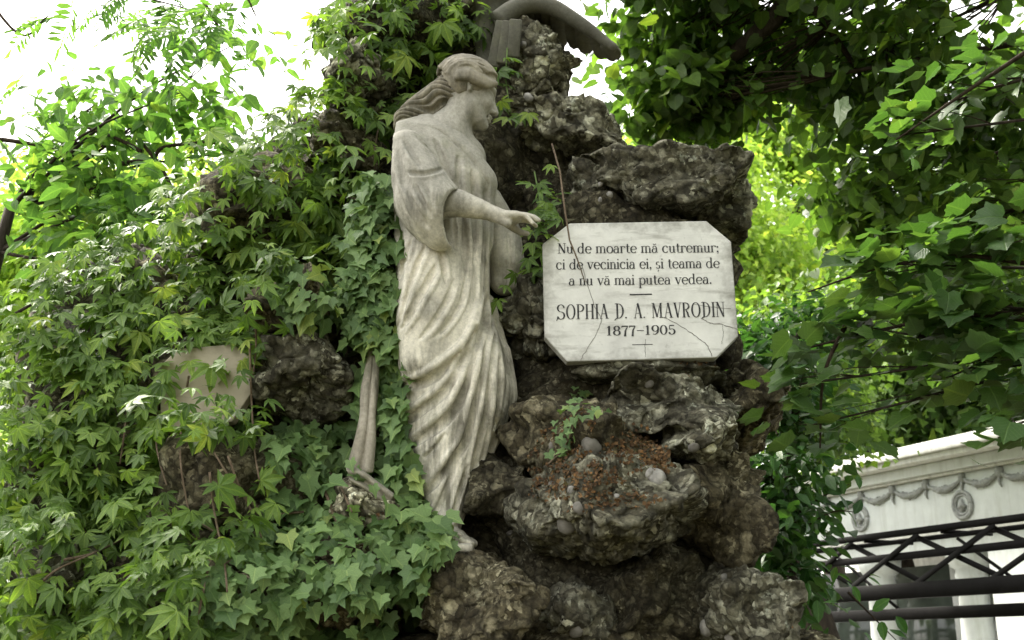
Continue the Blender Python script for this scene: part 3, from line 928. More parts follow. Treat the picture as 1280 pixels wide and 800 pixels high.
# wavy locks combed from the parting back and down over the temple
for i in range(26):
    a = i / 25
    v0 = -.9 + 1.9 * a
    pts = []
    for t in np.linspace(0, 1, 9):
        ang = R(38 + 128 * t)                       # from the brow over the crown to the nape
        vv = v0 * (1 - .25 * t) + .05 * math.sin(7 * t + i)
        vv = max(-.97, min(.97, vv))
        rr = math.sqrt(max(0.02, 1 - vv * vv))
        drop = -.55 * max(0, abs(v0) - .25) * t
        uu, ww = math.cos(ang) * rr, math.sin(ang) * rr + drop
        ln = math.sqrt(uu * uu + ww * ww + vv * vv)
        pts.append(on_hair(uu / ln * 1.0, ww / ln * 1.0, vv / ln * 1.0))
    hg.chain(pts, [.008 + .003 * hr.random() for _ in pts], .004)
    if i % 2: hg.chain([q + (q - HO).normalized() * .010 + sid * .006 for q in pts], .0075, .003, 'cut')
# side wave above the ear
for i, (dw, dv) in enumerate(((0, 0), (-4, 1.2), (-8, 1.5), (4, -2.5))):
    hg.chain([H(27 - i * 1.2, 6 + dw * .4, 18 + dv), H(16, 0 + dw * .8, 25.5 + dv), H(4, 1 + dw, 28.5 + dv), H(-9, 2 + dw, 29 + dv), H(-22, -2 + dw, 26 + dv)], [.010, .013, .014, .014, .012], .006)
# rope-like twist of the tress
ax_ = smooth_curve([SP(566, 115, 0), SP(547, 127, 0), SP(528, 138, -.005), SP(509, 149, -.02), SP(495, 158, -.03)], 40)
rad = np.interp(np.linspace(0, 1, 40), [0, .3, .6, .85, 1], [.064, .058, .050, .036, .018])
for s in range(12):
    pts = []
    for i in range(40):
        t = i / 39
        dvec = Vector(ax_[min(i + 1, 39)] - ax_[max(i - 1, 0)]).normalized()
        s1 = dvec.cross(Vector((0, 1, 0))).normalized(); s2 = dvec.cross(s1)
        an = 2 * math.pi * s / 12 + 3.4 * t + .5 * math.sin(9 * t)
        pts.append(Vector(ax_[i]) + (s1 * math.cos(an) + s2 * math.sin(an)) * float(rad[i]))
    hg.chain(pts, [float(.0115 * r / .06 + .003) for r in rad], .004)
    gpts = []
    for i in range(40):
        t = i / 39
        dvec = Vector(ax_[min(i + 1, 39)] - ax_[max(i - 1, 0)]).normalized()
        s1 = dvec.cross(Vector((0, 1, 0))).normalized(); s2 = dvec.cross(s1)
        an = 2 * math.pi * (s + .5) / 12 + 3.4 * t + .5 * math.sin(9 * t)
        gpts.append(Vector(ax_[i]) + (s1 * math.cos(an) + s2 * math.sin(an)) * float(rad[i] * 1.16))
    hg.chain(gpts, [float(.0095 * r / .06 + .003) for r in rad], .003, 'cut')
hair = grid_object(hg, 'hair', 'hairstone', statue, 1)
del hg

# ---- foot in a sandal, on a small stone block
fg = Grid(SP(536, 694, -.20), Vector((SP(604, 660, .1).x, YS + .12, SP(570, 640, 0).z)), .0028)
fg.chain([SP(556, 650, -.02), SP(558, 668, -.03)], [.045, .042], .02)
fg.chain([SP(556, 670, -.03), SP(572, 673, -.06), SP(580, 677, -.075)], [.038, .032, .024], .02)
for i, (ox, oy, r) in enumerate(((0, -.052, .0095), (3, -.032, .0105), (5, -.012, .011), (6, .010, .0115), (8, .034, .015))):
    fg.chain([SP(577, 674.5, -.06 + oy * .8), SP(584 + ox * .4, 677, -.06 + oy), SP(588 + ox * .5, 679.5, -.062 + oy)], [r * 1.1, r * 1.05, r * .95], .004)
foot = grid_object(fg, 'foot', 'statue', statue, 1)
sm = MB()
a0 = SP(548, 681, -.04)
sm.box((a0.x - .01, YS - .16, a0.z - .035), (SP(594, 681, 0).x, YS + .06, a0.z - .004))
add_bevel(part(sm.build('sandal_block', M['statue']), statue), .012, 3)
st = MB()
st.tube([SP(552, 668, -.075), SP(562, 664, -.085), SP(574, 668, -.10), SP(578, 672, -.07)], .006, 8)
part(st.build('sandal_strap', M['statue'], None, True), statue)

# ---- stone strip that comes down through the ivy on the left
strip = empty('stone_drapery_strip', tuple(SP(462, 632, -.05)), 'narrow pale stone drapery strip bent at its foot in the ivy beside the robe', 'stone fragment')
def ribbon(rows, name):
    """folded stone cloth lofted between left and right edges given per height"""
    fold = [(0, .012), (.16, -.012), (.36, -.016), (.55, .014), (.72, -.010), (.9, -.008), (1, .02)]
    c = smooth_curve([(a, b_, y_) for a, b_, y_ in rows], 26) if len(rows[0]) == 3 else None
    mb = MB(); v = []
    n = len(fold)
    L = smooth_curve([(r_[0], r_[1], r_[4]) for r_ in rows], 30); Q = smooth_curve([(r_[2], r_[3], r_[4]) for r_ in rows], 30)
    for lo_, hi_ in zip(L, Q):
        for t, dz in fold:
            v.append(SP(lo_[0] + (hi_[0] - lo_[0]) * t, lo_[1] + (hi_[1] - lo_[1]) * t, lo_[2] + dz * min(1.3, math.hypot(hi_[0] - lo_[0], hi_[1] - lo_[1]) / 22)))
    mb.add(v, [(i * n + k, i * n + k + 1, (i + 1) * n + k + 1, (i + 1) * n + k) for i in range(29) for k in range(n - 1)])
    o = mb.build(name, M['strip'], None, True)
    m = o.modifiers.new('solid', 'SOLIDIFY'); m.thickness = .012; m.offset = -1
    m = o.modifiers.new('sub', 'SUBSURF'); m.levels = 1; m.render_levels = 1
    return part(o, strip)
ribbon([(464, 425, 471, 425, -.06), (459, 460, 471, 460, -.08), (453, 490, 470, 490, -.10), (452, 520, 467, 520, -.11), (445, 552, 467, 552, -.13), (434, 590, 464, 592, -.15)], 'hanging_cloth')
ribbon([(432, 583, 438, 604, -.18), (450, 584, 452, 612, -.18), (472, 600, 466, 622, -.16), (494, 616, 486, 636, -.14)], 'trailing_cloth')
# ------------------------------------------------------------------ inscribed plaque
def mat_plaque(name, base, stain):
    t = NT(name); v = t.coord()
    col = t.mix(1.0, base, t.ramp(t.noise(v, 7, 6, .65), [(.3, .78), (.65, 1.06)]), 'MULTIPLY')
    v2 = t.coord((5, 5, 26))
    col = t.mix(t.ramp(t.noise(v2, 1.0, 6, .7), [(.53, 0.0), (.72, .5)]), col, stain)
    sx = t.n('ShaderNodeSeparateXYZ'); c = t.n('ShaderNodeTexCoord'); t.l(c.outputs['Generated'], sx.inputs[0])
    # black crust that grew along the rim of the slab
    ex = t.math('ABSOLUTE', t.math('SUBTRACT', sx.outputs[0], .5)); ez = t.math('ABSOLUTE', t.math('SUBTRACT', sx.outputs[2], .5))
    rim = t.math('MAXIMUM', ex, ez)
    rn = t.math('ADD', rim, t.math('MULTIPLY', t.math('SUBTRACT', t.noise(v, 16, 6, .7), .5), .32))
    col = t.mix(t.ramp(rn, [(.42, 0.0), (.55, .8)]), col, stain)
    col = t.mix(t.ramp(t.noise(v, 40, 5, .7), [(.62, 0.0), (.75, .35)]), col, stain)
    return t.fin(col, .6, t.bump(t.noise(v, 90, 5, .65), .15, .004), .35)
M['plaque'] = mat_plaque('white_marble', (.74, .74, .70), (.16, .15, .12))
M['plaque_beige'] = mat_plaque('beige_stone', (.36, .32, .23), (.16, .14, .09))

def slab(name, pts, Y, thick, mat, parent):
    n = len(pts)
    f = [P(a, b, Y) for a, b in pts]
    v = f + [p + Vector((0, thick, 0)) for p in f]
    c = P(sum(a for a, _ in pts) / n, sum(b for _, b in pts) / n, Y)
    mb = MB()
    mb.v = [tuple(p) for p in v]; mb.n = 2 * n
    me = bpy.data.meshes.new(name)
    faces = [list(range(n)), list(range(2 * n - 1, n - 1, -1))] + [[i, i + n, (i + 1) % n + n, (i + 1) % n] for i in range(n)]
    me.from_pydata([tuple(p) for p in v], [], faces)
    bm = bmesh.new(); bm.from_mesh(me); bmesh.ops.recalc_face_normals(bm, faces=bm.faces); bm.to_mesh(me); bm.free()
    me.materials.append(M[mat])
    o = link(bpy.data.objects.new(name, me))
    add_bevel(o, .004, 2)
    return part(o, parent)

YP = 3.84
plaque = empty('inscribed_plaque', tuple(P(800, 450, YP + .03)), 'white marble plaque with clipped corners and black Romanian inscription', 'plaque')
slab('slab', [(712, 279), (883, 276), (914, 302), (923, 420), (896, 447), (709, 452), (681, 421), (678, 305)], YP, .06, 'plaque', plaque)

# glyphs as pen strokes with thick stems and hairlines: list of (points, widths), advance width; x-height = 1
T, Hh = .21, .075
def arcp(cx, cy, rx, ry, a0, a1, n=14, t=T, h=Hh):
    pts, w = [], []
    for i in range(n + 1):
        a = R(a0 + (a1 - a0) * i / n)
        pts.append((cx + rx * math.cos(a), cy + ry * math.sin(a)))
        w.append(h + (t - h) * abs(math.cos(a)) ** 1.4)
    return (pts, w)
def ln(x0, y0, x1, y1, w): return ([(x0, y0), (x1, y1)], [w, w])
def stem(x, y0, y1, w=T): return ln(x, y0, x, y1, w)
def ser(x, y, w=.42): return ln(x - w / 2, y, x + w / 2, y, .075)
def hs_(x, y): return ([(x - .2, y - .09), (x, y - .02)], [.06, .09])
def dot(x, y, r=.13): return ([(x - r, y), (x - r * .5, y), (x + r * .5, y), (x + r, y)], [.06, 2 * r * .95, 2 * r * .95, .06])
A_ = [arcp(.36, .30, .27, .29, 60, 330), stem(.66, .06, .72), arcp(.40, .70, .26, .27, 0, 150, 10, .15), ([(.66, .12), (.74, .03), (.84, .06)], [.14, .09, .06]), dot(.2, .76, .08)]
NN = [hs_(.2, .98), stem(.2, .04, .97), ser(.2, .035), arcp(.46, .66, .27, .31, 180, 20, 10, .15), stem(.72, .04, .70), ser(.72, .035)]
G = {
 'a': (A_, .92), 'ă': (A_ + [arcp(.42, 1.34, .2, .16, 190, 350, 8, .10, .07)], .92),
 'c': ([arcp(.48, .5, .38, .49, 45, 320), dot(.72, .78, .09)], .92),
 'e': ([arcp(.48, .5, .38, .49, 5, 320), ln(.14, .52, .84, .52, .08)], .95),
 'd': ([arcp(.44, .48, .34, .47, 40, 320), stem(.76, .05, 1.5), hs_(.76, 1.52), ser(.84, .035, .3)], 1.05),
 'i': ([hs_(.2, .98), stem(.2, .04, .97), ser(.2, .035), dot(.2, 1.34, .1)], .44),
 'm': (NN[:-2] + [stem(.72, .04, .70), ser(.72, .035), arcp(.98, .66, .27, .31, 180, 20, 10, .15), stem(1.24, .04, .70), ser(1.24, .035)], 1.5),
 'n': (NN, .98),
 'o': ([arcp(.48, .49, .39, .48, 0, 360, 20)], .98),
 'p': ([hs_(.2, .98), stem(.2, -.46, .97), ser(.2, -.46), arcp(.53, .50, .34, .48, 145, -145)], 1.0),
 'r': ([hs_(.2, .98), stem(.2, .04, .97), ser(.2, .035), arcp(.48, .66, .27, .30, 180, 50, 8, .13), dot(.66, .86, .11)], .78),
 't': ([stem(.28, .2, 1.3), ln(.06, .95, .58, .95, .075), arcp(.47, .22, .19, .2, 180, 320, 8, .15)], .66),
 'u': ([stem(.2, .28, .95), hs_(.2, .97), arcp(.45, .28, .25, .26, 180, 350, 10, .15), stem(.72, .06, .95), hs_(.72, .97), ser(.82, .035, .22)], 1.0),
 'v': ([ln(.16, .95, .46, .03, T), ln(.80, .95, .47, .03, .085), ser(.16, .96, .36), ser(.80, .96, .32)], .95),
 'ş': ([arcp(.36, .73, .22, .23, 40, 250, 10, .15), arcp(.36, .27, .24, .25, 70, -160, 12, .19), ([(.36, -.14), (.40, -.3), (.30, -.46)], [.10, .11, .05])], .76),
 ';': ([dot(.18, .78, .13), dot(.18, .12, .13), ([(.26, .08), (.22, -.14), (.12, -.24)], [.1, .08, .04])], .4),
 ',': ([dot(.18, .12, .13), ([(.26, .08), (.22, -.14), (.12, -.24)], [.1, .08, .04])], .36), '.': ([dot(.18, .12, .13)], .38), ' ': ([], .55),
 'N': ([stem(.22, .04, 1.42, .09), ln(.24, 1.40, .98, .04, .24), stem(1.0, .04, 1.42, .09), ser(.22, .035, .4), ser(.2, 1.43, .34), ser(1.0, 1.43, .4)], 1.24),
}
# tall condensed capitals, cap height = 1
t2, h2 = .105, .035
def a2(cx, cy, rx, ry, a0, a1, n=18): return arcp(cx, cy, rx, ry, a0, a1, n, t2, h2)
def s2(x, y0=0, y1=1, w=t2): return stem(x, y0, y1, w)
def r2(x, y, w=.2): return ln(x - w / 2, y, x + w / 2, y, .032)
C = {
 'S': ([a2(.25, .75, .19, .235, 20, 265), a2(.25, .26, .2, .245, 90, -165), dot(.43, .80, .04), ([(.07, .2), (.03, .02), (-.03, -.09)], [.09, .05, .03])], .56),
 'O': ([a2(.28, .5, .23, .49, 0, 360, 24)], .60),
 'P': ([s2(.12), r2(.12, .015), r2(.12, .985), a2(.18, .74, .26, .245, 90, -90), ln(.12, .985, .18, .985, .035), ln(.12, .495, .18, .495, .035)], .52),
 'H': ([s2(.12), s2(.46), ln(.12, .52, .46, .52, .035), r2(.12, .015), r2(.12, .985), r2(.46, .015), r2(.46, .985)], .60),
 'I': ([s2(.12), r2(.12, .015), r2(.12, .985)], .26),
 'A': ([ln(.10, .01, .28, 1.0, .035), ln(.28, 1.0, .46, .01, t2), ln(.16, .33, .40, .33, .035), r2(.1, .015, .16), r2(.46, .015, .2), ([(.28, 1.0), (.22, .9)], [.05, .03])], .58),
 'D': ([s2(.16), ([(.02, .97), (.1, 1.0), (.24, .985)], [.03, .06, .035]), ([(.16, .02), (.06, -.03), (-.02, -.12)], [.08, .06, .03]), a2(.22, .5, .28, .485, 90, -90), ln(.16, .015, .22, .015, .035)], .60),
 'M': ([s2(.1, 0, 1, .04), ln(.12, 1, .33, .06, t2), ln(.54, 1, .33, .06, .04), s2(.56), r2(.1, .015, .16), r2(.56, .015), r2(.08, .985, .14), r2(.58, .985, .14)], .72),
 'V': ([ln(.10, 1, .27, .0, t2), ln(.44, 1, .27, .0, .035), r2(.1, .985), r2(.44, .985, .16)], .52),
 'R': ([s2(.12), r2(.12, .015), r2(.12, .985), a2(.18, .75, .24, .235, 90, -90), ln(.12, .985, .18, .985, .035), ln(.12, .515, .2, .515, .035), ([(.24, .5), (.34, .3), (.38, .06), (.48, .02)], [.06, .1, .09, .03])], .56),
 'N': ([s2(.1, 0, 1, .04), ln(.1, 1, .46, .02, t2), s2(.46, 0, 1, .04), r2(.1, .015, .16), r2(.08, .985, .16), r2(.46, .985, .18)], .58),
 '.': ([dot(.07, .05, .045)], .17), ' ': ([], .34),
}
def a3(cx, cy, rx, ry, a0, a1, n=18): return arcp(cx, cy, rx, ry, a0, a1, n, .15, .05)
D = {
 '1': ([stem(.22, .02, .98, .15), ln(.08, .82, .22, .97, .06), ln(.06, .02, .38, .02, .05)], .50),
 '8': ([a3(.31, .74, .19, .22, 0, 360), a3(.31, .27, .23, .25, 0, 360)], .64),
 '7': ([ln(.06, .93, .52, .93, .12), ([(.52, .92), (.34, .5), (.30, -.12)], [.06, .12, .17]), ln(.06, .93, .06, .76, .05)], .58),
 '9': ([a3(.31, .66, .23, .31, 0, 360), ([(.54, .62), (.50, .26), (.30, .03), (.12, .08)], [.13, .13, .07, .08])], .64),
 '0': ([a3(.31, .49, .23, .48, 0, 360)], .64),
 '5': ([ln(.14, .94, .50, .94, .11), ln(.13, .93, .12, .52, .05), a3(.30, .30, .22, .29, 130, -160), dot(.12, .18, .07)], .62),
 '-': ([ln(.06, .46, .60, .46, .07)], .68),
}
def write(name, text, font, x0, x1, yb0, yb1, unit, single=False):
    """one inscription line between two pixels on its baseline; unit = pixels per glyph unit in height"""
    tot = sum(font[c][1] for c in text)
    a, e = P(x0, yb0, YP), P(x1, yb1, YP)
    sx = (e.x - a.x) / tot
    sz = unit * S(yb0, YP)
    mb = MB(); cur = 0
    for c in text:
        for pts, w in font[c][0]:
            n = len(pts); L = []
            for i in range(n):
                dx = pts[min(i + 1, n - 1)][0] - pts[max(i - 1, 0)][0]; dy = pts[min(i + 1, n - 1)][1] - pts[max(i - 1, 0)][1]
                q = math.hypot(dx, dy) + 1e-9
                nx, ny = -dy / q * w[i] / 2, dx / q * w[i] / 2
                for s in (1, -1):
                    u = cur + pts[i][0] + nx * s; h = pts[i][1] + ny * s
                    f = u / tot
                    L.append((a.x + u * sx, YP - .0012 - random.uniform(0, .0004), a.z + (e.z - a.z) * f + h * sz))
            mb.add(L, [(2 * i, 2 * i + 2, 2 * i + 3, 2 * i + 1) for i in range(n - 1)])
        cur += font[c][1]
        if single and mb.n:
            part(mb.build('letter', M['ink']), plaque); mb = MB()
    if single: return
    return part(mb.build(name, M['ink']), plaque)
write('inscription_line', 'Nu de moarte mă cutremur;', G, 697, 899, 317, 315.5, 9.2)
write('inscription_line', 'ci de vecinicia ei, şi teama de', G, 695, 900, 337, 335, 9.2)
write('inscription_line', 'a nu vă mai putea vedea.', G, 711, 890, 357, 355, 9.2)
write('inscription_name', 'SOPHIA D. A. MAVRODIN', C, 696, 907, 399.5, 396, 19.5, True)
write('inscription_years', '1877-1905', D, 758, 845, 419.5, 418, 12.5, True)
def scratch(name, pts, wpx):
    mb = MB(); L = []
    c = smooth_curve([(a, b, 0) for a, b in pts], len(pts) * 5)
    n = len(c)
    for i in range(n):
        dx, dy = c[min(i + 1, n - 1)][:2] - c[max(i - 1, 0)][:2]
        q = math.hypot(dx, dy) + 1e-9
        jx, jy = rng.normal(0, .35, 2) if n > 12 else (0, 0)
        for s in (1, -1):
            ww = wpx / 2 * (rng.uniform(.5, 1.3) if n > 12 else 1)
            L.append(P(c[i][0] + jx - dy / q * s * ww, c[i][1] + jy + dx / q * s * ww, YP - .0008))
    mb.add(L, [(2 * i, 2 * i + 2, 2 * i + 3, 2 * i + 1) for i in range(n - 1)])
    return part(mb.build(name, M['ink' if 'ruled' in name else 'crack']), plaque)
M['crack'] = mat_plain('crack_line', (.20, .19, .17), .4, 60, .8)
scratch('ruled_line', [(787, 368.3), (815, 367.8)], 1.7)
scratch('ruled_line', [(790, 431), (816, 430.4)], .9)
scratch('crack', [(807, 424), (806.5, 436), (807, 446)], .7)
scratch('crack', [(828, 396), (848, 406), (866, 418), (882, 430), (888, 440), (890, 446)], 1.0)
scratch('crack', [(878, 398), (888, 404), (904, 406), (921, 412)], 1.1)
scratch('crack', [(866, 380), (890, 384), (914, 386)], .7)
scratch('crack', [(903, 407), (904, 418), (902, 430)], .6)
scratch('crack', [(727, 330), (734, 355), (742, 380), (750, 395), (751, 404), (742, 424), (729, 444), (726, 451)], .8)

# ------------------------------------------------------------------ second, overgrown plaque
YB = 3.80
plaque2 = empty('blank_plaque', tuple(P(250, 540, YB)), 'beige stone plaque with clipped corner half hidden by hanging creeper', 'plaque')
slab('slab', [(222, 436), (292, 430), (314, 448), (315, 490), (290, 527), (200, 540), (201, 456)], YB, .06, 'plaque_beige', plaque2)
boulder(255, 490, YB + .36, 66, 60, .30, 0, 60, 'rock_brown', 5, .9, solid=False)

# ------------------------------------------------------------------ stone bird on the summit
bird = empty('stone_eagle', tuple(P(612, 85, 4.38)), 'dark stone bird on the summit with broad wings spread and tips drooping', 'statue')
bgd = Grid(P(540, 110, 4.12), Vector((P(680, 0, 4.6).x, 4.72, P(600, -110, 4.5).z)), .007)
bgd.chain([P(618, 40, 4.42), P(610, 0, 4.40), P(600, -42, 4.38)], [.075, .12, .10], .05)
bgd.chain([P(600, -42, 4.38), P(592, -75, 4.34), P(590, -92, 4.30)], [.085, .06, .055], .04)
bgd.chain([P(590, -92, 4.30), P(588, -88, 4.20)], [.03, .012], .02)
bgd.chain([P(606, 35, 4.38), P(606, 78, 4.36)], [.055, .035], .03)
bgd.chain([P(626, 40, 4.42), P(624, 82, 4.40)], [.05, .032], .03)
for k in range(5): bgd.chain([P(604 + 4 * (k - 2), 76, 4.36), P(603 + 7 * (k - 2), 88, 4.30)], [.016, .009], .01)
grid_object(bgd, 'body', 'birdstone', bird, 1)
def feather(name, a, b_, w, th, droop=.0, parent=None):
    a, b_ = Vector(a), Vector(b_)
    d = (b_ - a); L = d.length; d.normalize()
    s = d.cross(Vector((0, 0, 1))).normalized(); u = s.cross(d)
    prof_ = [(0, .8), (.3, 1), (.7, 1.02), (.9, .8), (1.0, .35)]
    v = []
    for t, ww in prof_:
        c = a + d * (L * t) - Vector((0, 0, droop * t * t))
        for q, hh in ((-1, 0), (0, .45), (1, 0)):
            v.append(c + s * (q * w / 2 * ww) + u * (th * (.5 + hh)))
        for q, hh in ((1, 0), (0, .3), (-1, 0)):
            v.append(c + s * (q * w / 2 * ww) - u * (th * (.5 - hh)))
    mb = MB(); n = len(prof_)
    q = [(i * 6 + k, i * 6 + (k + 1) % 6, (i + 1) * 6 + (k + 1) % 6, (i + 1) * 6 + k) for i in range(n - 1) for k in range(6)]
    e = (n - 1) * 6
    q += [(0, 5, 4, 1), (1, 4, 3, 2), (e, e + 1, e + 4, e + 5), (e + 1, e + 2, e + 3, e + 4)]
    mb.add(v, q)
    o = mb.build(name, M['birdstone'], None, True)
    o.parent = parent
    return o
def wing(path, Yn, depths, nf):
    c = smooth_curve([(a, b, 0) for a, b in path], 28)
    sp = [P(a, b, Yn) for a, b, _ in c]
    mb = MB(); mb.tube(sp, [float(np.interp(i / 27, [0, .3, .8, 1], [.05, .042, .028, .016])) for i in range(28)], 10)
    w = part(mb.build('wing', M['birdstone'], None, True), bird)
    for k in range(nf):
        t = (k + .5) / nf
        i = min(27, int(t * 27))
        a = sp[i] + Vector((0, .005, -.006))
        dp = float(np.interp(t, [0, .4, .8, 1], depths)) * (1 + .10 * (-1) ** k)
        out = (sp[27] - sp[22]).normalized() * (.02 + .05 * t * t)
        b2 = a + Vector((0, dp, .03 - .012 * (k % 2))) + out
        wd = (sp[27] - sp[0]).length / nf * 1.5
        feather('feather', a, b2, wd, .016, .02, w)
wing([(622, 28), (640, 14), (662, 5), (688, 8), (714, 22), (742, 41), (770, 62)], 4.28, (.30, .32, .16, .04), 11)
wing([(590, 18), (560, 2), (528, -2), (495, 4), (462, 16), (430, 34), (394, 54)], 4.42, (.30, .30, .14, .04), 11)
for k, (a, b_) in enumerate((((645, 24), (641, 72)), ((636, 26), (628, 80)), ((628, 26), (616, 84)))):
    fa, fb = P(a[0], a[1], 4.20 + .02 * k), P(b_[0], b_[1], 4.24 + .02 * k)
    d = (fb - fa)
    mb = MB(); mb.beam(fa, fb, .055, .02, (0, 1, 0))
    add_bevel(part(mb.build('tail_feather', M['birdstone']), bird), .008, 2)
# ------------------------------------------------------------------ white mausoleum at the right, seen obliquely
VPX = -20.0
ang = math.atan2((VPX - 640) / FPX, math.cos(PITCH) + (400 - 815) / FPX * -math.sin(PITCH))
away = Vector((math.sin(ang), math.cos(ang), 0))         # along the facade, away from the camera
right = -away                                            # along the facade to the right in the picture
outn = Vector((-away.y, away.x, 0))                      # facade normal, towards the camera side
if outn.dot(Vector((0, -1, 0))) < 0: outn = -outn
def ray(px, py): return (Vector(((px - 640) / FPX, 0, 0)) + CU * ((400 - py) / FPX) + CF)
O0 = P(1280, 650, 11.0); O0.z = 0
def FP(px, py, off=0.0):
    """facade coordinates (s to the right, z up) of a pixel on the plane that stands off metres proud of the facade"""
    d = ray(px, py); c = Vector((0, 0, CAMZ)); o = O0 + outn * off
    t = (o - c).dot(outn) / d.dot(outn)
    p = c + d * t
    return (p - O0).dot(right), p.z
def FW(s, off, z): return O0 + right * s + outn * off + Vector((0, 0, z))
house = empty('mausoleum', tuple(FW(-1, 0, 0)), 'white classical mausoleum with garland frieze and round medallions behind iron lattice', 'building')
SL, SR = -6.0, 3.5
def fbox(name, s0, s1, o0, o1, z0, z1, mat, parent=house, bev=.006):
    v = [FW(s, o, z) for z in (z0, z1) for s, o in ((s0, o0), (s1, o0), (s1, o1), (s0, o1))]
    mb = MB(); mb.add(v, [(0, 3, 2, 1), (4, 5, 6, 7), (0, 1, 5, 4), (1, 2, 6, 5), (2, 3, 7, 6), (3, 0, 4, 7)])
    o = mb.build(name, M[mat])
    me = o.data; bm = bmesh.new(); bm.from_mesh(me); bmesh.ops.recalc_face_normals(bm, faces=bm.faces); bm.to_mesh(me); bm.free()
    if parent is house: part(o, house)
    if bev: add_bevel(o, bev, 2)
    return o
zc_top = FP(1200, 550, .35)[1]; zc1 = FP(1200, 558, .33)[1]; zc2 = FP(1200, 567, .28)[1]; zc3 = FP(1200, 585, .12)[1]
zf_top = FP(1200, 592, 0)[1]; zf_bot = FP(1200, 660, 0)[1]
z_arch = FP(1150, 690, .0)[1]
fbox('cornice', SL, SR, -.6, .36, zc1, zc_top, 'plaster_trim')
fbox('cornice', SL, SR, -.6, .31, zc2 + .002, zc1 - .002, 'plaster_trim')
fbox('cornice', SL, SR, -.6, .13, zc3, zc2 - .002, 'plaster')
fbox('cornice_moulding', SL, SR, -.6, .07, zf_top, zc3 - .002, 'plaster_trim')
fbox('frieze', SL, SR, -.6, 0, zf_bot, zf_top - .002, 'plaster')
fbox('architrave_moulding', SL, SR, -.6, .03, zf_bot - .05, zf_bot - .002, 'plaster_trim')
fbox('architrave', SL, SR, -.6, -.03, z_arch, zf_bot - .052, 'plaster')
fbox('roof', SL + .3, SR - .3, -4.0, .1, zc_top, zc_top + .12, 'plaster_trim')
# garland swags on the frieze
sw = [FP(px, 600, 0)[0] for px in (998, 1034, 1076, 1116, 1158, 1204, 1252, 1300, 1352, 1408)]
zs = zf_top - .05
gr_ = np.random.default_rng(3)
for a, b_ in zip(sw[:-1], sw[1:]):
    mb = MB()
    pts = []
    for i in range(25):
        t = i / 24
        pts.append(FW(a + (b_ - a) * (.06 + .88 * t), .022, zs - .02 - .072 * math.sin(math.pi * t) ** .8))
    mb.tube(pts, [.014 + .022 * math.sin(math.pi * i / 24) * (1 + .25 * (i % 2)) for i in range(25)], 8, .4)
    part(mb.build('garland', M['relief'], None, True), house)
    v, f = ico(2)
    q = v * .055 * (1 + .35 * gr_.normal(size=(len(v), 1)) * .4)
    o = mesh_np('garland_knot', q * np.array([.75, .7, 1.1]), f, M['relief'], None, True)
    o.location = FW(a, .02, zs); part(o, house)
    mb = MB(); mb.tube([FW(a, .02, zs - .03), FW(a - .015, .02, zs - .11), FW(a + .01, .018, zs - .16)], [.018, .014, .006], 6); part(mb.build('garland_ribbon', M['relief'], None, True), house)
# round medallions
for px, py in ((1076, 648), (1204, 631), (1352, 612)):
    s0, z0 = FP(px, py, 0)
    rx, rz = .125, .135
    med = None
    for r_, dr, m in ((1.0, .022, 'medallion'), (.74, .014, 'ring')):
        mb = MB(); pts = [FW(s0 + rx * r_ * math.cos(a), .012, z0 + rz * r_ * math.sin(a)) for a in np.linspace(0, 2 * math.pi, 29)]
        mb.tube(pts, dr, 6, .12); o = mb.build(m, M['relief'], None, True)
        if med is None: med = part(o, house)
        else: o.parent = med
    for k in range(12):
        a = 2 * math.pi * k / 12
        mb = MB(); mb.tube([FW(s0 + rx * .82 * math.cos(a), .016, z0 + rz * .82 * math.sin(a)), FW(s0 + rx * .96 * math.cos(a), .016, z0 + rz * .96 * math.sin(a))], .012, 5)
        mb.build('bead', M['relief'], med, True)
    mb = MB(); mb.tube([FW(s0 - .05, .012, z0 - .03), FW(s0, .03, z0 + .0), FW(s0 + .05, .012, z0 - .03)], [.02, .03, .02], 7)
    mb.tube([FW(s0, .015, z0 - .07), FW(s0, .025, z0 + .06)], [.03, .016], 7); mb.build('relief', M['relief'], med, True)
# small leaf drops along the foot of the frieze
for px in np.arange(1040, 1420, 41):
    s0, _ = FP(px, 665, 0)
    mb = MB()
    for dx, dz in ((-.05, .03), (0, .07), (.05, .03)):
        mb.tube([FW(s0, .008, zf_bot + .005), FW(s0 + dx, .012, zf_bot + dz)], [.012, .008], 5)
    part(mb.build('frieze_ornament', M['relief']), house)
# porch behind the lattice: columns, piers, glazed back wall with white bars
def column(px, name='column'):
    s0, _ = FP(px, 720, -.25)
    prof_ = [(0, .23), (.12, .23), (.14, .19), (.3, .175), (z_arch * .6, .17), (z_arch - .30, .15), (z_arch - .28, .17), (z_arch - .2, .155), (z_arch - .17, .2), (z_arch - .1, .24), (z_arch - .002, .25)]
    mb = MB(); mb.tube([FW(s0, -.28, z) for z, _ in prof_], [r for _, r in prof_], 20)
    part(mb.build(name, M['plaster'], None, True), house)
column(1098); column(1222 - 10)
s0, _ = FP(1238, 720, -.05); fbox('pier', s0 - .0, s0 + .75, -.6, -.05, 0, z_arch - .002, 'plaster')
s0, _ = FP(1020, 760, -.2); fbox('pier', SL, s0 - 1.0, -.6, -.05, 0, z_arch - .002, 'plaster')
M['darkglass'] = mat_plain('dark_window_glass', (.10, .12, .10), .4, 3, .12, .5, .05)
fbox('back_wall', SL, SR, -3.2, -3.0, 0, z_arch + .5, 'plaster_trim')
for i in range(7):
    a = SL + .2 + i * 1.3
    fbox('window_pane', a, a + 1.22, -1.02, -1.0, .9, z_arch - .05, 'darkglass', bev=0)
    fbox('window_bar', a + 1.22, a + 1.30, -1.04, -.96, 0, z_arch - .05, 'paintwhite')
fbox('window_sill', SL, SR, -1.06, -.90, .78, .9, 'paintwhite')
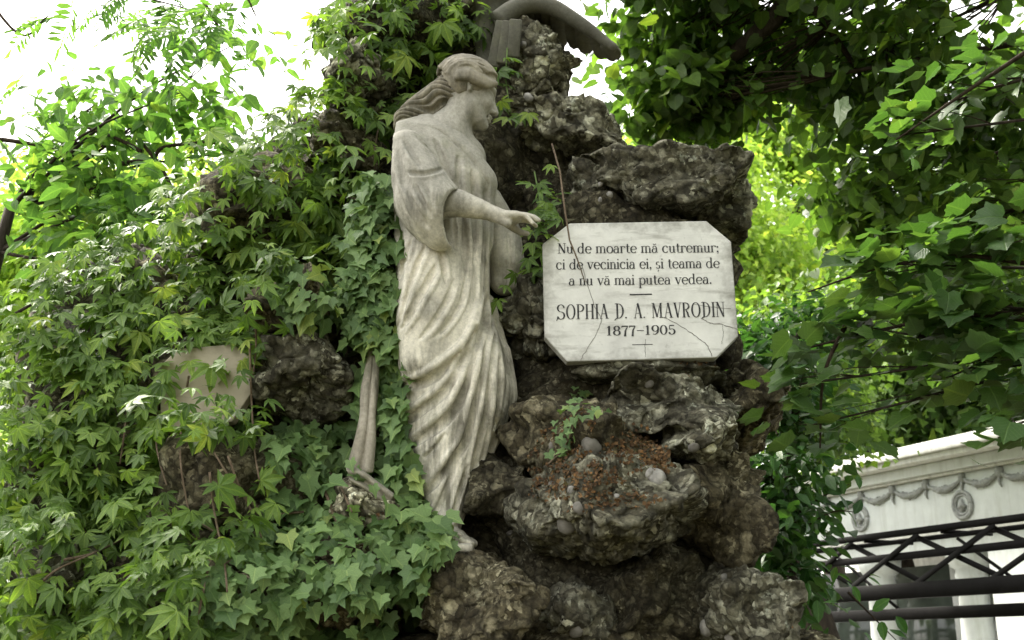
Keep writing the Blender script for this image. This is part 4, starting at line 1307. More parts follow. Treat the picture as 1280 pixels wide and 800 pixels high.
zt = FP(1100, 772, -.3)[1]
fbox('porch_rail', SL, SR, -.36, -.24, zt - .03, zt + .05, 'paintwhite')
fbox('plinth', SL, SR, -3.0, .25, -.1, .35, 'plaster_trim')
fbox('parapet', SL, SR, -.40, -.2, .35, zt - .5, 'plaster')

# ------------------------------------------------------------------ iron lattice canopy frame in front of it
TO = P(1280, 650, 8.4); TO.z = 0
def TPt(px, py, off=0.0):
    d = ray(px, py); c = Vector((0, 0, CAMZ)); o = TO + outn * off
    t = (o - c).dot(outn) / d.dot(outn); p = c + d * t
    return (p - TO).dot(right), p.z
def TW(s, off, z): return TO + right * s + outn * off + Vector((0, 0, z))
truss = empty('iron_lattice_frame', tuple(TW(.5, 0, 0)), 'black iron lattice girder frame on posts in front of the white mausoleum', 'iron frame')
z1 = TPt(1160, 662)[1]; z2 = TPt(1160, 692)[1]; z3 = TPt(1160, 737)[1]; z4 = TPt(1225, 764, -.5)[1]
TL, TR = -5.6, 1.6
def bar(name, s0, z0, s1, z1_, off, w, h):
    mb = MB(); mb.beam(TW(s0, off, z0), TW(s1, off, z1_), w, h)
    return add_bevel(part(mb.build(name, M['iron']), truss), .003, 1)
bar('top_rail', TL, z1, TR, z1, 0, .07, .05); bar('top_rail', TL, z1 - .065, TR, z1 - .065, -.06, .04, .03)
bar('middle_rail', TL, z2, TR, z2, 0.0, .03, .06)
bar('lower_rail', TL, z3, TR, z3, 0, .10, .125)
bar('top_rail', TL, z1, TR, z1, -.5, .05, .03); bar('lower_rail', TL + 1.6, z4, TR, z4, -.5, .08, .10)
per = .80; hgt = z1 - z3
sa = TPt(1105, 700)[0]
for k in range(-5, 6):
    s_ = sa + k * per
    if s_ - hgt < TL or s_ + hgt > TR: continue
    e = hgt * .95
    bar('lattice_bar', s_ - e, z3 + .04, s_ + e, z1 - .03, .022, .014, .045)
    bar('lattice_bar', s_ - e, z1 - .03, s_ + e, z3 + .04, -.022, .014, .045)
    if k % 2: bar('lattice_bar', s_ - e, z1 - .03, s_ + e, z4, -.5, .012, .03)
for s_ in (TL + .1, TR - .1):
    for off in (0, -.5):
        mb = MB(); mb.beam(TW(s_, off, -.05), TW(s_, off, z1 - .02), .08, .08, tuple(outn)); part(mb.build('post', M['iron']), truss)
    bar('cross_rail', s_, z1 - .1, s_ + .001, z1 - .1, 0, .04, .04) if False else None
for s_ in np.arange(TL + .3, TR, .9):
    mb = MB(); mb.beam(TW(s_, .02, z1 - .03), TW(s_, -.52, z1 - .03), .03, .03); part(mb.build('cross_rail', M['iron']), truss)
# ------------------------------------------------------------------ leaves
def tmpl(pts2, tris, fold=.18, droop=.25, curl=0):
    v = []
    for x, y in pts2:
        v.append((x, y, fold * abs(x) - droop * y * y * .5))
    return np.array(v, float), np.array(tris, int)
def mirror_fan(half, mids):
    """half: right outline from base to tip; fan round the middle point of the midrib"""
    base, mid, tip = mids
    pts = [base, mid, tip] + half + [(-x, y) for x, y in half]
    n = len(half); tr = []
    for sgn, st_ in ((1, 3), (-1, 3 + n)):
        idx = [0] + list(range(st_, st_ + n)) + [2]
        for a, b_ in zip(idx[:-1], idx[1:]):
            tr.append((1, a, b_) if sgn > 0 else (1, b_, a))
    return pts, tr
IVY = tmpl(*mirror_fan([(.20, -.10), (.44, -.02), (.36, .20), (.50, .44), (.22, .56)], ((0, .04), (0, .45), (0, 1.0))), .22, .30)
LIND = tmpl(*mirror_fan([(.18, -.08), (.40, .08), (.42, .40), (.24, .74)], ((0, .02), (0, .42), (0, 1.0))), .16, .3)
MAPLE = tmpl(*mirror_fan([(.16, -.06), (.42, .02), (.43, .22), (.55, .46), (.37, .54), (.28, .74), (.15, .76)], ((0, .02), (0, .42), (0, 1.0))), .14, .35)
OVAL = tmpl(*mirror_fan([(.14, .14), (.24, .42), (.16, .74)], ((0, 0), (0, .45), (0, 1.0))), .2, .3)
FAR = tmpl([(0, 0), (.42, .45), (0, 1.0), (-.42, .45)], [(0, 1, 2), (0, 2, 3)], .2, .3)
def creeper_t():
    V, F, U = [], [], []
    n = 0
    for a, L, w in ((-84, .62, .25), (-42, .88, .30), (0, 1.0, .33), (42, .88, .30), (84, .62, .25)):
        p, t = mirror_fan([(w * .28, .16), (w * .56, .50), (w * .34, .78)], ((0, .03), (0, .5), (0, 1.0)))
        ca, sa_ = math.cos(R(a)), math.sin(R(a))
        U += [(x, y, 0) for x, y in p]
        for x, y in p:
            x0, y0, z0 = x * L, y * L, .3 * abs(x) * L - .24 * y * y * L
            V.append((x0 * ca + y0 * sa_, -x0 * sa_ + y0 * ca, z0))
        F += [tuple(i + n for i in f) for f in t]; n += len(p)
    return np.array(V), np.array(F), np.array(U)
CREEP = creeper_t()
def pinnate_t(n=7):
    V, F = [], []; k = 0
    spots = [(s * 68, .18 + .78 * i / n) for i in range(n) for s in (-1, 1)] + [(0, .98)]
    for a, y0 in spots:
        p, t = mirror_fan([(.05, .3), (.045, .7)], ((0, 0), (0, .5), (0, 1.0)))
        L = .34; ca, sa_ = math.cos(R(a)), math.sin(R(a))
        for x, y in p:
            xx, yy = x * L * 2.0, y * L
            V.append((xx * ca + yy * sa_, y0 + (-xx * sa_ + yy * ca) , -.22 * y0 * y0 - .3 * y * L))
        F += [tuple(i + k for i in f) for f in t]; k += len(p)
    V += [(-.006, 0, 0), (.006, 0, 0), (.004, .5, -.055), (-.004, .5, -.055), (.002, 1.0, -.22), (-.002, 1.0, -.22)]
    F += [(k, k + 1, k + 2), (k, k + 2, k + 3), (k + 3, k + 2, k + 4), (k + 3, k + 4, k + 5)]
    return np.array(V), np.array(F)
PINN = pinnate_t()

def frames(nor, tip):
    nor = nor / (np.linalg.norm(nor, axis=1)[:, None] + 1e-9)
    y = tip - nor * (tip * nor).sum(1)[:, None]
    ln_ = np.linalg.norm(y, axis=1)
    bad = ln_ < 1e-3
    y[bad] = np.cross(nor[bad], [1.0, .2, .1])
    y /= (np.linalg.norm(y, axis=1)[:, None] + 1e-9)
    x = np.cross(y, nor)
    return np.stack([x, y, nor], 2)          # columns
def leaf_cloud(name, tm, pos, nor, tip, size, mat, parent, r=None, kind='stuff'):
    V, F = tm[:2]
    n = len(pos)
    if n == 0: return None
    Rm = frames(nor, tip)
    size = np.broadcast_to(size, (n,))
    sh = (r or rng)
    wj = sh.uniform(.8, 1.2, n)
    loc = V[None] * np.stack([wj, np.ones(n), sh.uniform(.4, 1.8, n)], 1)[:, None, :]
    v = np.einsum('nij,nkj->nki', Rm, loc) * size[:, None, None] + pos[:, None, :]
    f = F[None] + (np.arange(n) * len(V))[:, None, None]
    rnd = np.repeat(sh.random(n), len(V))
    o = mesh_np(name, v.reshape(-1, 3), f.reshape(-1, 3), mat, None, True, rnd, np.tile(tm[2] if len(tm) > 2 else V * [1, 1, 0], (n, 1)))
    tag(o, kind=kind)
    return part(o, parent)
_lm = {}
def leaf_objects(name, tm, key, pos, nor, tip, size, mat, parent):
    """single leaves as parts that share mesh data (three shapes of each kind)"""
    V, F = tm[:2]
    if key not in _lm:
        ms = []
        for k in range(4):
            r = np.random.default_rng(k + 40)
            v = V * np.array([r.uniform(.85, 1.15), 1, r.uniform(.5, 1.7)]) + r.normal(0, .018, V.shape)
            o = mesh_np(name, v, F, mat, None, True, np.zeros(len(V)), tm[2] if len(tm) > 2 else V * [1, 1, 0])
            ms.append(o.data); bpy.data.objects.remove(o)
        _lm[key] = ms
    Rm = frames(nor, tip)
    size = np.broadcast_to(size, (len(pos),))
    for i in range(len(pos)):
        o = bpy.data.objects.new(name, _lm[key][i % 4])
        link(o)
        m = Matrix([list(Rm[i][0]) + [0], list(Rm[i][1]) + [0], list(Rm[i][2]) + [0], [0, 0, 0, 1]])
        o.matrix_world = Matrix.Translation(Vector(pos[i])) @ m @ Matrix.Scale(float(size[i]), 4)
        mw = o.matrix_world.copy()
        o.parent = parent
        o.matrix_parent_inverse = Matrix.Translation(parent.location).inverted()

def inside(poly, x, y):
    c = np.zeros(len(x), bool); n = len(poly)
    for i in range(n):
        x0, y0 = poly[i]; x1, y1 = poly[(i + 1) % n]
        if y0 == y1: continue
        t = ((y0 > y) != (y1 > y)) & (x < (x1 - x0) * (y - y0) / (y1 - y0) + x0)
        c ^= t
    return c
def surface_samples(poly, n, holes=(), seed=1, eyes=(0, -1.5, 1.0)):
    """points of the rock surface that lie inside an outline of the photograph (met from several standpoints)"""
    r = np.random.default_rng(seed)
    a = np.array(poly, float); lo, hi = a.min(0), a.max(0)
    pos, nor = [], []
    tries = 0
    while len(pos) < n and tries < n * 30:
        tries += 1
        ex = eyes[0] if r.random() < .62 else eyes[1 + (r.random() < .5)]
        px, py = r.uniform(lo[0] - 40, hi[0] + 40), r.uniform(lo[1] - 20, hi[1] + 20)
        tgt = P(px, py, 4.1)
        eye = Vector((ex, 0, CAMZ + r.uniform(-.2, 1.2)))
        loc, nn, _, _ = rock_bvh.ray_cast(eye, (tgt - eye).normalized())
        if loc is None: continue
        x, y = project(np.array([tuple(loc)]))
        if not inside(poly, x, y)[0]: continue
        if any(inside(h, x, y)[0] for h in holes) and r.random() < .85: continue
        pos.append(tuple(loc)); nor.append(tuple(nn))
    return np.array(pos), np.array(nor)

def hang(pos, nor, seed, up=.5, spread=.35, off=(.01, .06), cam_pull=.35):
    r = np.random.default_rng(seed); n = len(pos)
    nn = nor * .6 + np.array([0, -cam_pull, up]) + r.normal(0, spread, (n, 3))
    p = pos + nor * r.uniform(off[0], off[1], n)[:, None] + np.array([0, -.3, .1]) * r.uniform(0, off[1], n)[:, None]
    tip = np.array([0, -.25, -1.0]) + r.normal(0, .55, (n, 3))
    return p, nn, tip

def split_near(p, k, size):
    """indices of the k leaves that show largest, and the rest"""
    d = np.linalg.norm(p - np.array([0, 0, CAMZ]), axis=1)
    o = np.argsort(d / size)
    return o[:k], o[k:]

# ---- ivy on the rock
ivy_poly = [(455, 235), (478, 225), (492, 300), (498, 400), (500, 500), (510, 560), (524, 615), (540, 650), (555, 680), (545, 730), (530, 765), (500, 800), (470, 830), (250, 830), (255, 740), (290, 690),
            (330, 640), (335, 560), (360, 530), (440, 515), (432, 470), (445, 440), (440, 410), (380, 400), (330, 380), (345, 345), (390, 340), (440, 360), (455, 320)]
ivy_holes = [[(318, 405), (445, 420), (450, 500), (420, 525), (335, 532)], [(405, 600), (440, 590), (500, 622), (488, 672), (430, 670)], [(452, 436), (472, 436), (470, 590), (492, 622), (430, 605)],
             [(395, 665), (440, 680), (430, 790), (400, 790)], [(350, 590), (372, 590), (372, 640), (350, 640)]]
ivy = empty('ivy_vine', tuple(P(470, 820, 3.8)), 'dense lobed ivy climbing the rock along the left side of the statue', 'ivy')
sp_, sn_ = surface_samples(ivy_poly, 2000, ivy_holes, 11)
p, n_, t_ = hang(sp_, sn_, 12, .45, .28, (.015, .085))
sz = np.clip(rng.lognormal(math.log(.052), .26, len(p)), .026, .085)
a, b_ = split_near(p, 300, sz)
leaf_objects('leaf', IVY, 'ivy', p[a], n_[a], t_[a], sz[a], M['ivy'], ivy)
leaf_cloud('leaf_mass', IVY, p[b_], n_[b_], t_[b_], sz[b_], M['ivy'], ivy)
sp_, sn_ = surface_samples([(452, 230), (480, 222), (500, 300), (506, 400), (508, 510), (528, 612), (548, 650), (560, 684), (540, 705), (512, 668), (496, 612), (470, 440), (440, 425), (444, 330)], 620, (), 15, (0, -.3, .3))
p, n_, t_ = hang(sp_, sn_, 16, .4, .25, (.01, .06)); px_, py_ = project(p); p = np.array([tuple(P(a, b_, min(c[1], YS - .04 + rng.uniform(-.08, .05)))) for a, b_, c in zip(px_, py_, p)])
leaf_cloud('leaf_mass', IVY, p, n_, t_, rng.uniform(.04, .075, len(p)), M['ivy'], ivy)
def vine(pts, r0, r1, parent, off=.03, name='stem', mat='stem', wob=2.0, seed=0):
    r = np.random.default_rng(seed)
    c = smooth_curve([(x, y, 0) for x, y in pts], len(pts) * 5)
    out = []; last = 4.0
    for x, y, _ in c:
        x += r.normal(0, wob * .25); y += r.normal(0, wob * .25)
        loc, nn = hit(x, y)
        Y = loc.y if loc is not None else last
        Y = min(Y, last + .05) if out else Y
        last = Y
        out.append(Y)
    Ys = np.convolve(np.pad(out, 4, mode='edge'), np.ones(9) / 9, 'valid')
    w = [P(x, y, Yv - off) for (x, y, _), Yv in zip(c, Ys)]
    mb = MB(); mb.tube(w, [r0 + (r1 - r0) * i / (len(w) - 1) for i in range(len(w))], 6)
    return part(mb.build(name, M[mat], None, True), parent)
for i, pth in enumerate([[(500, 790), (495, 700), (490, 600), (485, 500), (478, 400), (470, 300)], [(480, 800), (440, 700), (400, 600), (370, 540)], [(400, 800), (380, 700), (350, 640)], [(520, 740), (515, 680), (500, 620)]]):
    vine(pth, .008, .004, ivy, .012, seed=i)

ivy2 = empty('ivy_vine', tuple(P(715, 580, 3.7)), 'small ivy tuft growing on the boulder below the plaque', 'ivy')
sp_, sn_ = surface_samples([(700, 500), (738, 492), (755, 515), (745, 532), (722, 545), (715, 570), (690, 585), (675, 580), (698, 545)], 40, (), 13, (0, 0, 0))
p, n_, t_ = hang(sp_, sn_, 14, .6, .3, (.015, .05)); sz = rng.uniform(.024, .042, len(p))
leaf_objects('leaf', IVY, 'ivy', p, n_, t_, sz, M['ivy'], ivy2)
vine([(682, 583), (705, 560), (718, 530), (730, 505)], .003, .002, ivy2, .02, seed=9)

# ---- Virginia creeper over the left flank and the summit
cr_poly = [(600, -20), (610, 60), (560, 80), (520, 112), (470, 165), (462, 240), (450, 330), (380, 345), (340, 390), (322, 460), (316, 540), (335, 600), (300, 690), (250, 760), (240, 840), (-40, 840), (-40, 420), (60, 330), (160, 230),
           (270, 160), (330, 90), (400, 40), (450, -20)]
cr_holes = [[(432, 85), (470, 78), (485, 118), (455, 130), (440, 118)], [(415, 165), (448, 150), (455, 215), (430, 232)], [(205, 490), (302, 466), (306, 500), (284, 534), (200, 546)], [(66, 704), (112, 692), (122, 728), (84, 744)],
            [(345, 375), (450, 365), (450, 400), (330, 400)], [(190, 560), (330, 560), (318, 660), (230, 690), (190, 640)], [(120, 640), (190, 650), (180, 720), (120, 720)], [(390, 238), (430, 232), (428, 262), (395, 262)]]
creeper = empty('virginia_creeper', tuple(P(200, 830, 3.8)), 'thick creeper with five-fingered leaves hanging over the left flank and summit', 'climbing plant')
sp_, sn_ = surface_samples(cr_poly, 3300, cr_holes, 21, (0, -1.8, -.6))
p, n_, t_ = hang(sp_, sn_, 22, .55, .36, (.02, .17), .25)
sz = np.clip(rng.lognormal(math.log(.056), .30, len(p)), .03, .105)
a, b_ = split_near(p, 300, sz)
leaf_objects('leaf', CREEP, 'creep', p[a], n_[a], t_[a], sz[a], M['creeper'], creeper)
leaf_cloud('leaf_mass', CREEP, p[b_], n_[b_], t_[b_], sz[b_], M['creeper'], creeper)
for i, pth in enumerate([[(200, 470), (196, 520), (196, 560), (208, 606)], [(236, 470), (228, 520), (226, 580), (236, 640)], [(312, 430), (314, 490), (318, 560), (324, 600)], [(285, 570), (300, 610), (322, 655), (330, 690)],
        [(262, 590), (268, 640), (280, 700), (284, 740)], [(236, 655), (222, 690), (206, 740), (198, 800)], [(380, 560), (420, 600), (440, 640)], [(300, 690), (260, 660), (235, 655), (190, 680), (160, 720)], [(330, 700), (290, 700), (240, 740)],
        [(80, 700), (120, 690), (180, 660), (230, 640)], [(380, 640), (330, 640), (290, 600), (268, 566)], [(160, 470), (158, 520), (150, 580)], [(475, 150), (468, 190), (470, 230)], [(400, 240), (450, 250), (470, 262)], [(540, 88), (535, 110), (532, 130)],
        [(318, 380), (320, 430), (316, 470)], [(262, 700), (250, 760), (244, 800)], [(30, 770), (60, 720), (120, 690)]]):
    vine(pth, .0045, .003, creeper, .10, seed=30 + i)

def sprig(name, label, cat, spots, seed, tm, key, mat, size, base):
    e = empty(name, tuple(base), label, cat)
    r = np.random.default_rng(seed)
    ps, ns, ts, ss = [], [], [], []
    for x, y, Y, k in spots:
        for _ in range(k):
            q = P(x + r.normal(0, 9), y + r.normal(0, 10), Y + r.normal(0, .02))
            ps.append(tuple(q)); ns.append(r.normal(0, .35, 3) + np.array([0, -.7, .6])); ts.append(r.normal(0, .5, 3) + np.array([.1, -.2, -.8])); ss.append(r.uniform(*size))
    leaf_objects('leaf', tm, key, np.array(ps), np.array(ns), np.array(ts), np.array(ss), mat, e)
    return e
e = sprig('creeper_sprig', 'creeper shoot with drooping leaflets between the hand and the plaque', 'climbing plant', [(672, 232, 3.95, 5), (684, 262, 3.86, 7), (672, 282, 3.84, 6), (666, 312, 3.88, 4), (662, 342, 3.92, 4), (690, 242, 3.95, 3), (628, 372, 3.95, 2)], 3, CREEP, 'creep', M['creeper'], (.045, .075), P(668, 360, 4.0))
mb = MB(); mb.tube([P(660, 365, 3.98), P(664, 330, 3.93), P(672, 290, 3.89), P(676, 255, 3.91), P(668, 215, 4.0)], .003, 6); part(mb.build('stem', M['greenstem']), e)
mb = MB(); mb.tube([P(690, 180, 4.15), P(700, 215, 3.98), P(706, 262, 3.80), P(712, 300, 3.815), P(722, 325, 3.825), P(731, 352, 3.83)], [.004, .004, .0035, .003, .0025, .0015], 6); part(mb.build('dry_stem', M['stem'], None, True), e)
e = sprig('creeper_sprig', 'few narrow creeper leaves hanging beside the statue face', 'climbing plant', [(632, 132, 4.02, 3), (642, 146, 4.0, 3), (636, 104, 4.12, 4), (628, 90, 4.15, 4)], 4, CREEP, 'creep', M['creeper'], (.05, .08), P(632, 80, 4.2))
mb = MB(); mb.tube([P(634, 60, 4.22), P(632, 100, 4.15), P(638, 140, 4.03)], .003, 6); part(mb.build('stem', M['greenstem']), e)

# ---- dead leaf litter caught on the boulder below the plaque
lp, ln2 = surface_samples([(690, 520), (740, 510), (800, 530), (850, 560), (880, 600), (850, 625), (780, 640), (700, 640), (655, 620), (660, 570)], 4200, (), 31, (0, 0, 0))
lp2, ln3 = surface_samples([(960, 778), (1010, 778), (1020, 800), (960, 806)], 160, (), 33, (0, 0, 0))
lp3, ln4 = surface_samples([(425, 600), (490, 650), (480, 690), (430, 690)], 120, (), 34, (0, 0, 0))
lp4, ln5 = surface_samples([(540, 670), (600, 668), (600, 692), (540, 692)], 130, (), 35, (0, 0, 0))
lp5, ln6 = surface_samples([(840, 442), (900, 442), (900, 470), (840, 470)], 120, (), 36, (0, 0, 0))
lp = np.concatenate([q for q in (lp, lp2, lp3, lp4, lp5) if len(q)]); ln2 = np.concatenate([q for q in (ln2, ln3, ln4, ln5, ln6) if len(q)])
ok = (ln2[:, 2] > .12) & (fbm(lp * 11, 77, 3) > .02)
lp, ln2 = lp[ok], ln2[ok]
lit = empty('leaf_litter', tuple(P(770, 620, 3.7))); tag(lit, kind='stuff')
leaf_cloud('litter_flakes', FAR, lp + ln2 * rng.uniform(.002, .012, len(lp))[:, None], ln2 + rng.normal(0, .5, lp.shape), rng.normal(0, 1, lp.shape), rng.uniform(.007, .018, len(lp)), M['litter'], lit)
# ------------------------------------------------------------------ trees
def blob_px(px, py, Y, rpx, ry=None):
    c = P(px, py, Y); s = S(py, Y)
    return (np.array(tuple(c)), np.array([rpx * s, ry if ry else rpx * s, rpx * s * .85]))
def make_tree(name, label, cat, base, trunk, trunk_r, blobs, ncl, nleaf, lsize, tm, mat, seed, spread=.22, group=None, bark='bark', limb_r=.05, nor_up=.6, limbs=True, single=0, key=None, tipdir=(0, 0, -.7)):
    """trunk with limbs to each crown mass, twigs to each leaf cluster, and leaves spread through the volume"""
    r = np.random.default_rng(seed)
    e = empty(name, base, label, cat, group)
    mb = MB(); tp = smooth_curve(trunk, max(8, 4 * len(trunk)))
    mb.tube(tp, [trunk_r * (1 - .72 * i / (len(tp) - 1)) for i in range(len(tp))], 12, .06)
    part(mb.build('trunk', M[bark], None, True), e)
    pos = []; tw = MB(); outw = []
    vol = np.array([b[1].prod() for b in blobs]); vol = np.maximum(vol, vol.max() * .12); vol /= vol.sum()
    for (c, rad), f in zip(blobs, vol):
        d = np.linalg.norm(tp - c, axis=1) + np.maximum(0, tp[:, 2] - c[2]) * 1.5
        a = tp[np.argmin(d)]
        mid = (a + c) / 2 + r.normal(0, .08, 3) * np.linalg.norm(c - a) + np.array([0, 0, .08 * np.linalg.norm(c - a)])
        lp_ = smooth_curve([a, mid, c], 9)
        if limbs:
            m2 = MB(); m2.tube(lp_, [limb_r * (1 - .75 * i / 8) for i in range(9)], 8, .05)
            part(m2.build('limb', M[bark], None, True), e)
        k = max(3, int(ncl * f))
        for _ in range(k):
            v = r.normal(size=3); v /= np.linalg.norm(v)
            q = c + v * rad * r.uniform(.15, 1.0) ** .5
            s0 = lp_[r.integers(6, 9)]
            m3 = (s0 + q) / 2 + r.normal(0, .06, 3) * np.linalg.norm(q - s0)
            w = smooth_curve([s0, m3, q], 5)
            tw.tube(w, [limb_r * .22, limb_r * .18, limb_r * .14, limb_r * .1, limb_r * .06], 5)
            n = max(2, int(nleaf * r.uniform(.5, 1.5)))
            fl = r.normal(0, 1, (n, 3)) * np.array([spread, spread, spread * .55])
            pos.append(q + fl); outw.append(np.tile(v, (n, 1)))
    part(tw.build('twigs', M['twig']), e).__setitem__('kind', 'stuff')
    pos = np.concatenate(pos); outw = np.concatenate(outw); n = len(pos)
    nor = outw * .35 + np.array([0, 0, nor_up]) + r.normal(0, .45, (n, 3))
    tip = np.array(tipdir) + r.normal(0, .6, (n, 3)) + outw * .4
    sz_ = r.uniform(lsize * .65, lsize * 1.25, n)
    if single:
        a, b_ = split_near(pos, single, sz_)
        leaf_objects('leaf', tm, key, pos[a], nor[a], tip[a], sz_[a], mat, e)
        pos, nor, tip, sz_ = pos[b_], nor[b_], tip[b_], sz_[b_]
    if len(pos): leaf_cloud('crown', tm, pos, nor, tip, sz_, mat, e, r)
    return e

def free_branch(e, pts, r0, r1, mat='twig', name='branch'):
    c = smooth_curve(pts, len(pts) * 5)
    mb = MB(); mb.tube(c, [r0 + (r1 - r0) * i / (len(c) - 1) for i in range(len(c))], 7, .05)
    return part(mb.build(name, M[mat], None, True), e)

# big linden whose crown hangs over the right of the picture; unseen masses added overhead and behind the camera block frontal light
lb = [blob_px(x, y, Y, r_) for x, y, Y, r_ in [(840, 40, 6.4, 62), (930, 30, 6.6, 85), (890, 120, 6.7, 50), (1010, 95, 6.8, 85), (1110, 60, 6.2, 100), (1130, 190, 6.6, 100), (1230, 120, 6.0, 110), (1250, 270, 6.3, 100),
      (1090, 250, 7.2, 66), (1180, 330, 7.4, 90), (1270, 400, 6.8, 80), (850, 130, 6.5, 36), (1000, -60, 6.0, 110), (1150, -80, 5.6, 130), (860, -60, 6.0, 80)]]
lb += [(np.array(c, float), np.array(r_, float)) for c, r_ in [((3.0, 4.0, 6.6), (1.4, 1.4, .9)), ((4.2, 4.6, 5.6), (1.2, 1.4, 1.0)), ((3.4, 2.2, 6.0), (1.3, 1.4, .9)), ((4.6, 2.4, 4.6), (1.1, 1.5, 1.2)),
      ((2.6, .6, 6.6), (1.5, 1.4, .9)), ((4.4, .2, 5.4), (1.3, 1.4, 1.3)), ((3.2, -1.4, 6.0), (1.5, 1.4, 1.0)), ((5.2, 7.5, 6.5), (1.4, 1.4, 1.3)), ((3.6, 6.6, 7.4), (1.5, 1.3, 1.0)), ((2.4, -3.2, 5.4), (1.8, 1.6, 1.5)), ((.4, -3.8, 6.4), (1.8, 1.6, 1.2)), ((4.4, -3.0, 4.2), (1.5, 1.7, 1.6)), ((4.8, -.6, 3.4), (1.0, 1.6, 1.3)), ((.8, -1.6, 7.4), (1.7, 1.6, .9)), ((1.6, -4.6, 3.6), (1.8, 1.2, 1.3))]]
linden = make_tree('linden_tree', 'large shady linden whose dark leafy crown fills the upper right', 'tree', (5.2, 5.4, 0), [(5.2, 5.4, -.1), (5.1, 5.4, 1.5), (5.0, 5.3, 3.2), (4.8, 5.2, 5.0), (4.6, 5.1, 7.0)], .32,
                   lb, 3300, 15, .10, LIND, M['linden'], 51, .17, limb_r=.03, single=300, key='lind')
free_branch(linden, [P(1150, -160, 5.8), P(1010, -25, 6.1), P(960, 30, 6.2), (np.array(P(915, 70, 6.3))), P(880, 112, 6.4), P(862, 150, 6.5)], .085, .03, 'bark', 'limb')
free_branch(linden, [P(1010, 0, 6.1), P(1060, 70, 6.3), P(1090, 120, 6.5)], .025, .01)

# near tree at the right with broad lobed leaves reaching into the picture
nb = [blob_px(x, y, Y, r_, .16) for x, y, Y, r_ in [(1245, 300, 3.4, 40), (1180, 310, 3.5, 40), (1110, 330, 3.6, 42), (1230, 380, 3.4, 46), (1160, 400, 3.5, 46), (1090, 410, 3.6, 40), 
      (1250, 460, 3.4, 44), (1190, 470, 3.5, 38), (1000, 480, 3.7, 26), (1270, 530, 3.3, 34), (1230, 100, 3.6, 34), (1180, 130, 3.6, 30), (1120, 170, 3.7, 24), (1020, 530, 3.7, 22)]]
near = make_tree('maple_tree', 'near tree with broad pointed dark leaves reaching in front of the white mausoleum', 'tree', (2.75, 3.3, 0), [(2.75, 3.3, -.1), (2.7, 3.3, 1.2), (2.6, 3.3, 2.4), (2.5, 3.3, 3.4)], .09,
                 nb, 110, 6, .085, MAPLE, M['nearleaf'], 52, .085, limb_r=.012, nor_up=1.3, single=300, key='maple', tipdir=(-.9, -.3, -.35))
for pth in ([(1290, 330), (1200, 320), (1100, 335), (1010, 365)], [(1290, 400), (1200, 395), (1090, 415), (990, 440)], [(1060, 400), (1030, 470), (1025, 560)], [(1290, 60), (1200, 120), (1120, 175)]):
    free_branch(near, [P(x, y, 3.35 + (1290 - x) * .0013) for x, y in pth], .009, .003)

# dark shrub behind the rock and its twigs in front of the building
sb = [blob_px(x, y, Y, r_) for x, y, Y, r_ in [(960, 470, 5.6, 50), (985, 520, 5.5, 42), (965, 600, 5.4, 48), (970, 660, 5.3, 42), (962, 730, 5.3, 46), (930, 430, 5.8, 40), (1010, 420, 6.0, 44)]]
shrub = make_tree('shrub', 'dark leafy shrub behind the right edge of the rock pile', 'shrub', (1.3, 5.5, 0), [(1.3, 5.5, -.1), (1.3, 5.5, .8), (1.34, 5.5, 1.8), (1.4, 5.5, 2.9)], .05, sb, 330, 12, .085, OVAL, M['shrub'], 53, .11, limb_r=.015, single=120, key='oval')
for pth in ([(1000, 640), (1030, 620), (1062, 605)], [(1005, 660), (1040, 640), (1070, 640)], [(1060, 740), (1090, 770), (1120, 800)]):
    free_branch(shrub, [P(x, y, 5.2) for x, y in pth], .006, .002)
tw_r = np.random.default_rng(8)
tp_ = np.array([tuple(P(x, y, 5.18)) for x, y in [(1018, 600), (1030, 612), (1040, 608), (1050, 618), (1060, 640), (1032, 630), (1045, 634), (1068, 642), (1036, 660), (1018, 622), (1052, 600), (1024, 640), (1010, 632), (1046, 655), (1102, 776), (1112, 786), (1090, 764), (1120, 770), (1080, 790)]])
leaf_objects('leaf', OVAL, 'oval', tp_, tw_r.normal(0, .4, tp_.shape) + [0, -.8, .5], tw_r.normal(0, .5, tp_.shape) + [.5, -.2, -.5], tw_r.uniform(.07, .10, len(tp_)), M['shrub'], shrub)

# background trees in the sun beyond the monument
GB = 'trees in the sun behind the monument'
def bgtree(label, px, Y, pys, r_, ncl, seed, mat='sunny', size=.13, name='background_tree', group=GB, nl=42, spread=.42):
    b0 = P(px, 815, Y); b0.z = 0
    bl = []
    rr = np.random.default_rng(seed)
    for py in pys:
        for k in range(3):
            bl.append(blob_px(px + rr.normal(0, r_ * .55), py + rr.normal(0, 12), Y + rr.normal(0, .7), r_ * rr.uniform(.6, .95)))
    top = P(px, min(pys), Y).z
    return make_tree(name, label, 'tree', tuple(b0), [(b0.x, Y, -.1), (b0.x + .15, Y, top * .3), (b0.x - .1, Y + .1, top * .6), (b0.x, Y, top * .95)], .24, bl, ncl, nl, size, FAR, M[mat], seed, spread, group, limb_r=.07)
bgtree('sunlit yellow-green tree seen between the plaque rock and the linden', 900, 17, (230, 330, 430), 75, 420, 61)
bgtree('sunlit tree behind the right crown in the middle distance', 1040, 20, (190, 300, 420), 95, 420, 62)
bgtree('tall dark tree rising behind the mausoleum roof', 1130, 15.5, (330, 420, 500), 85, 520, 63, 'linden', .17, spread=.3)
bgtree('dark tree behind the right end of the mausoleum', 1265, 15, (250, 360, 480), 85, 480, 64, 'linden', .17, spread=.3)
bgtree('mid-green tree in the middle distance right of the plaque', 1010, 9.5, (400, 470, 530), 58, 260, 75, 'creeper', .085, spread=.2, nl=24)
bgtree('pale sunlit tree top to the right of the summit rocks', 835, 24, (190, 250), 40, 160, 65)
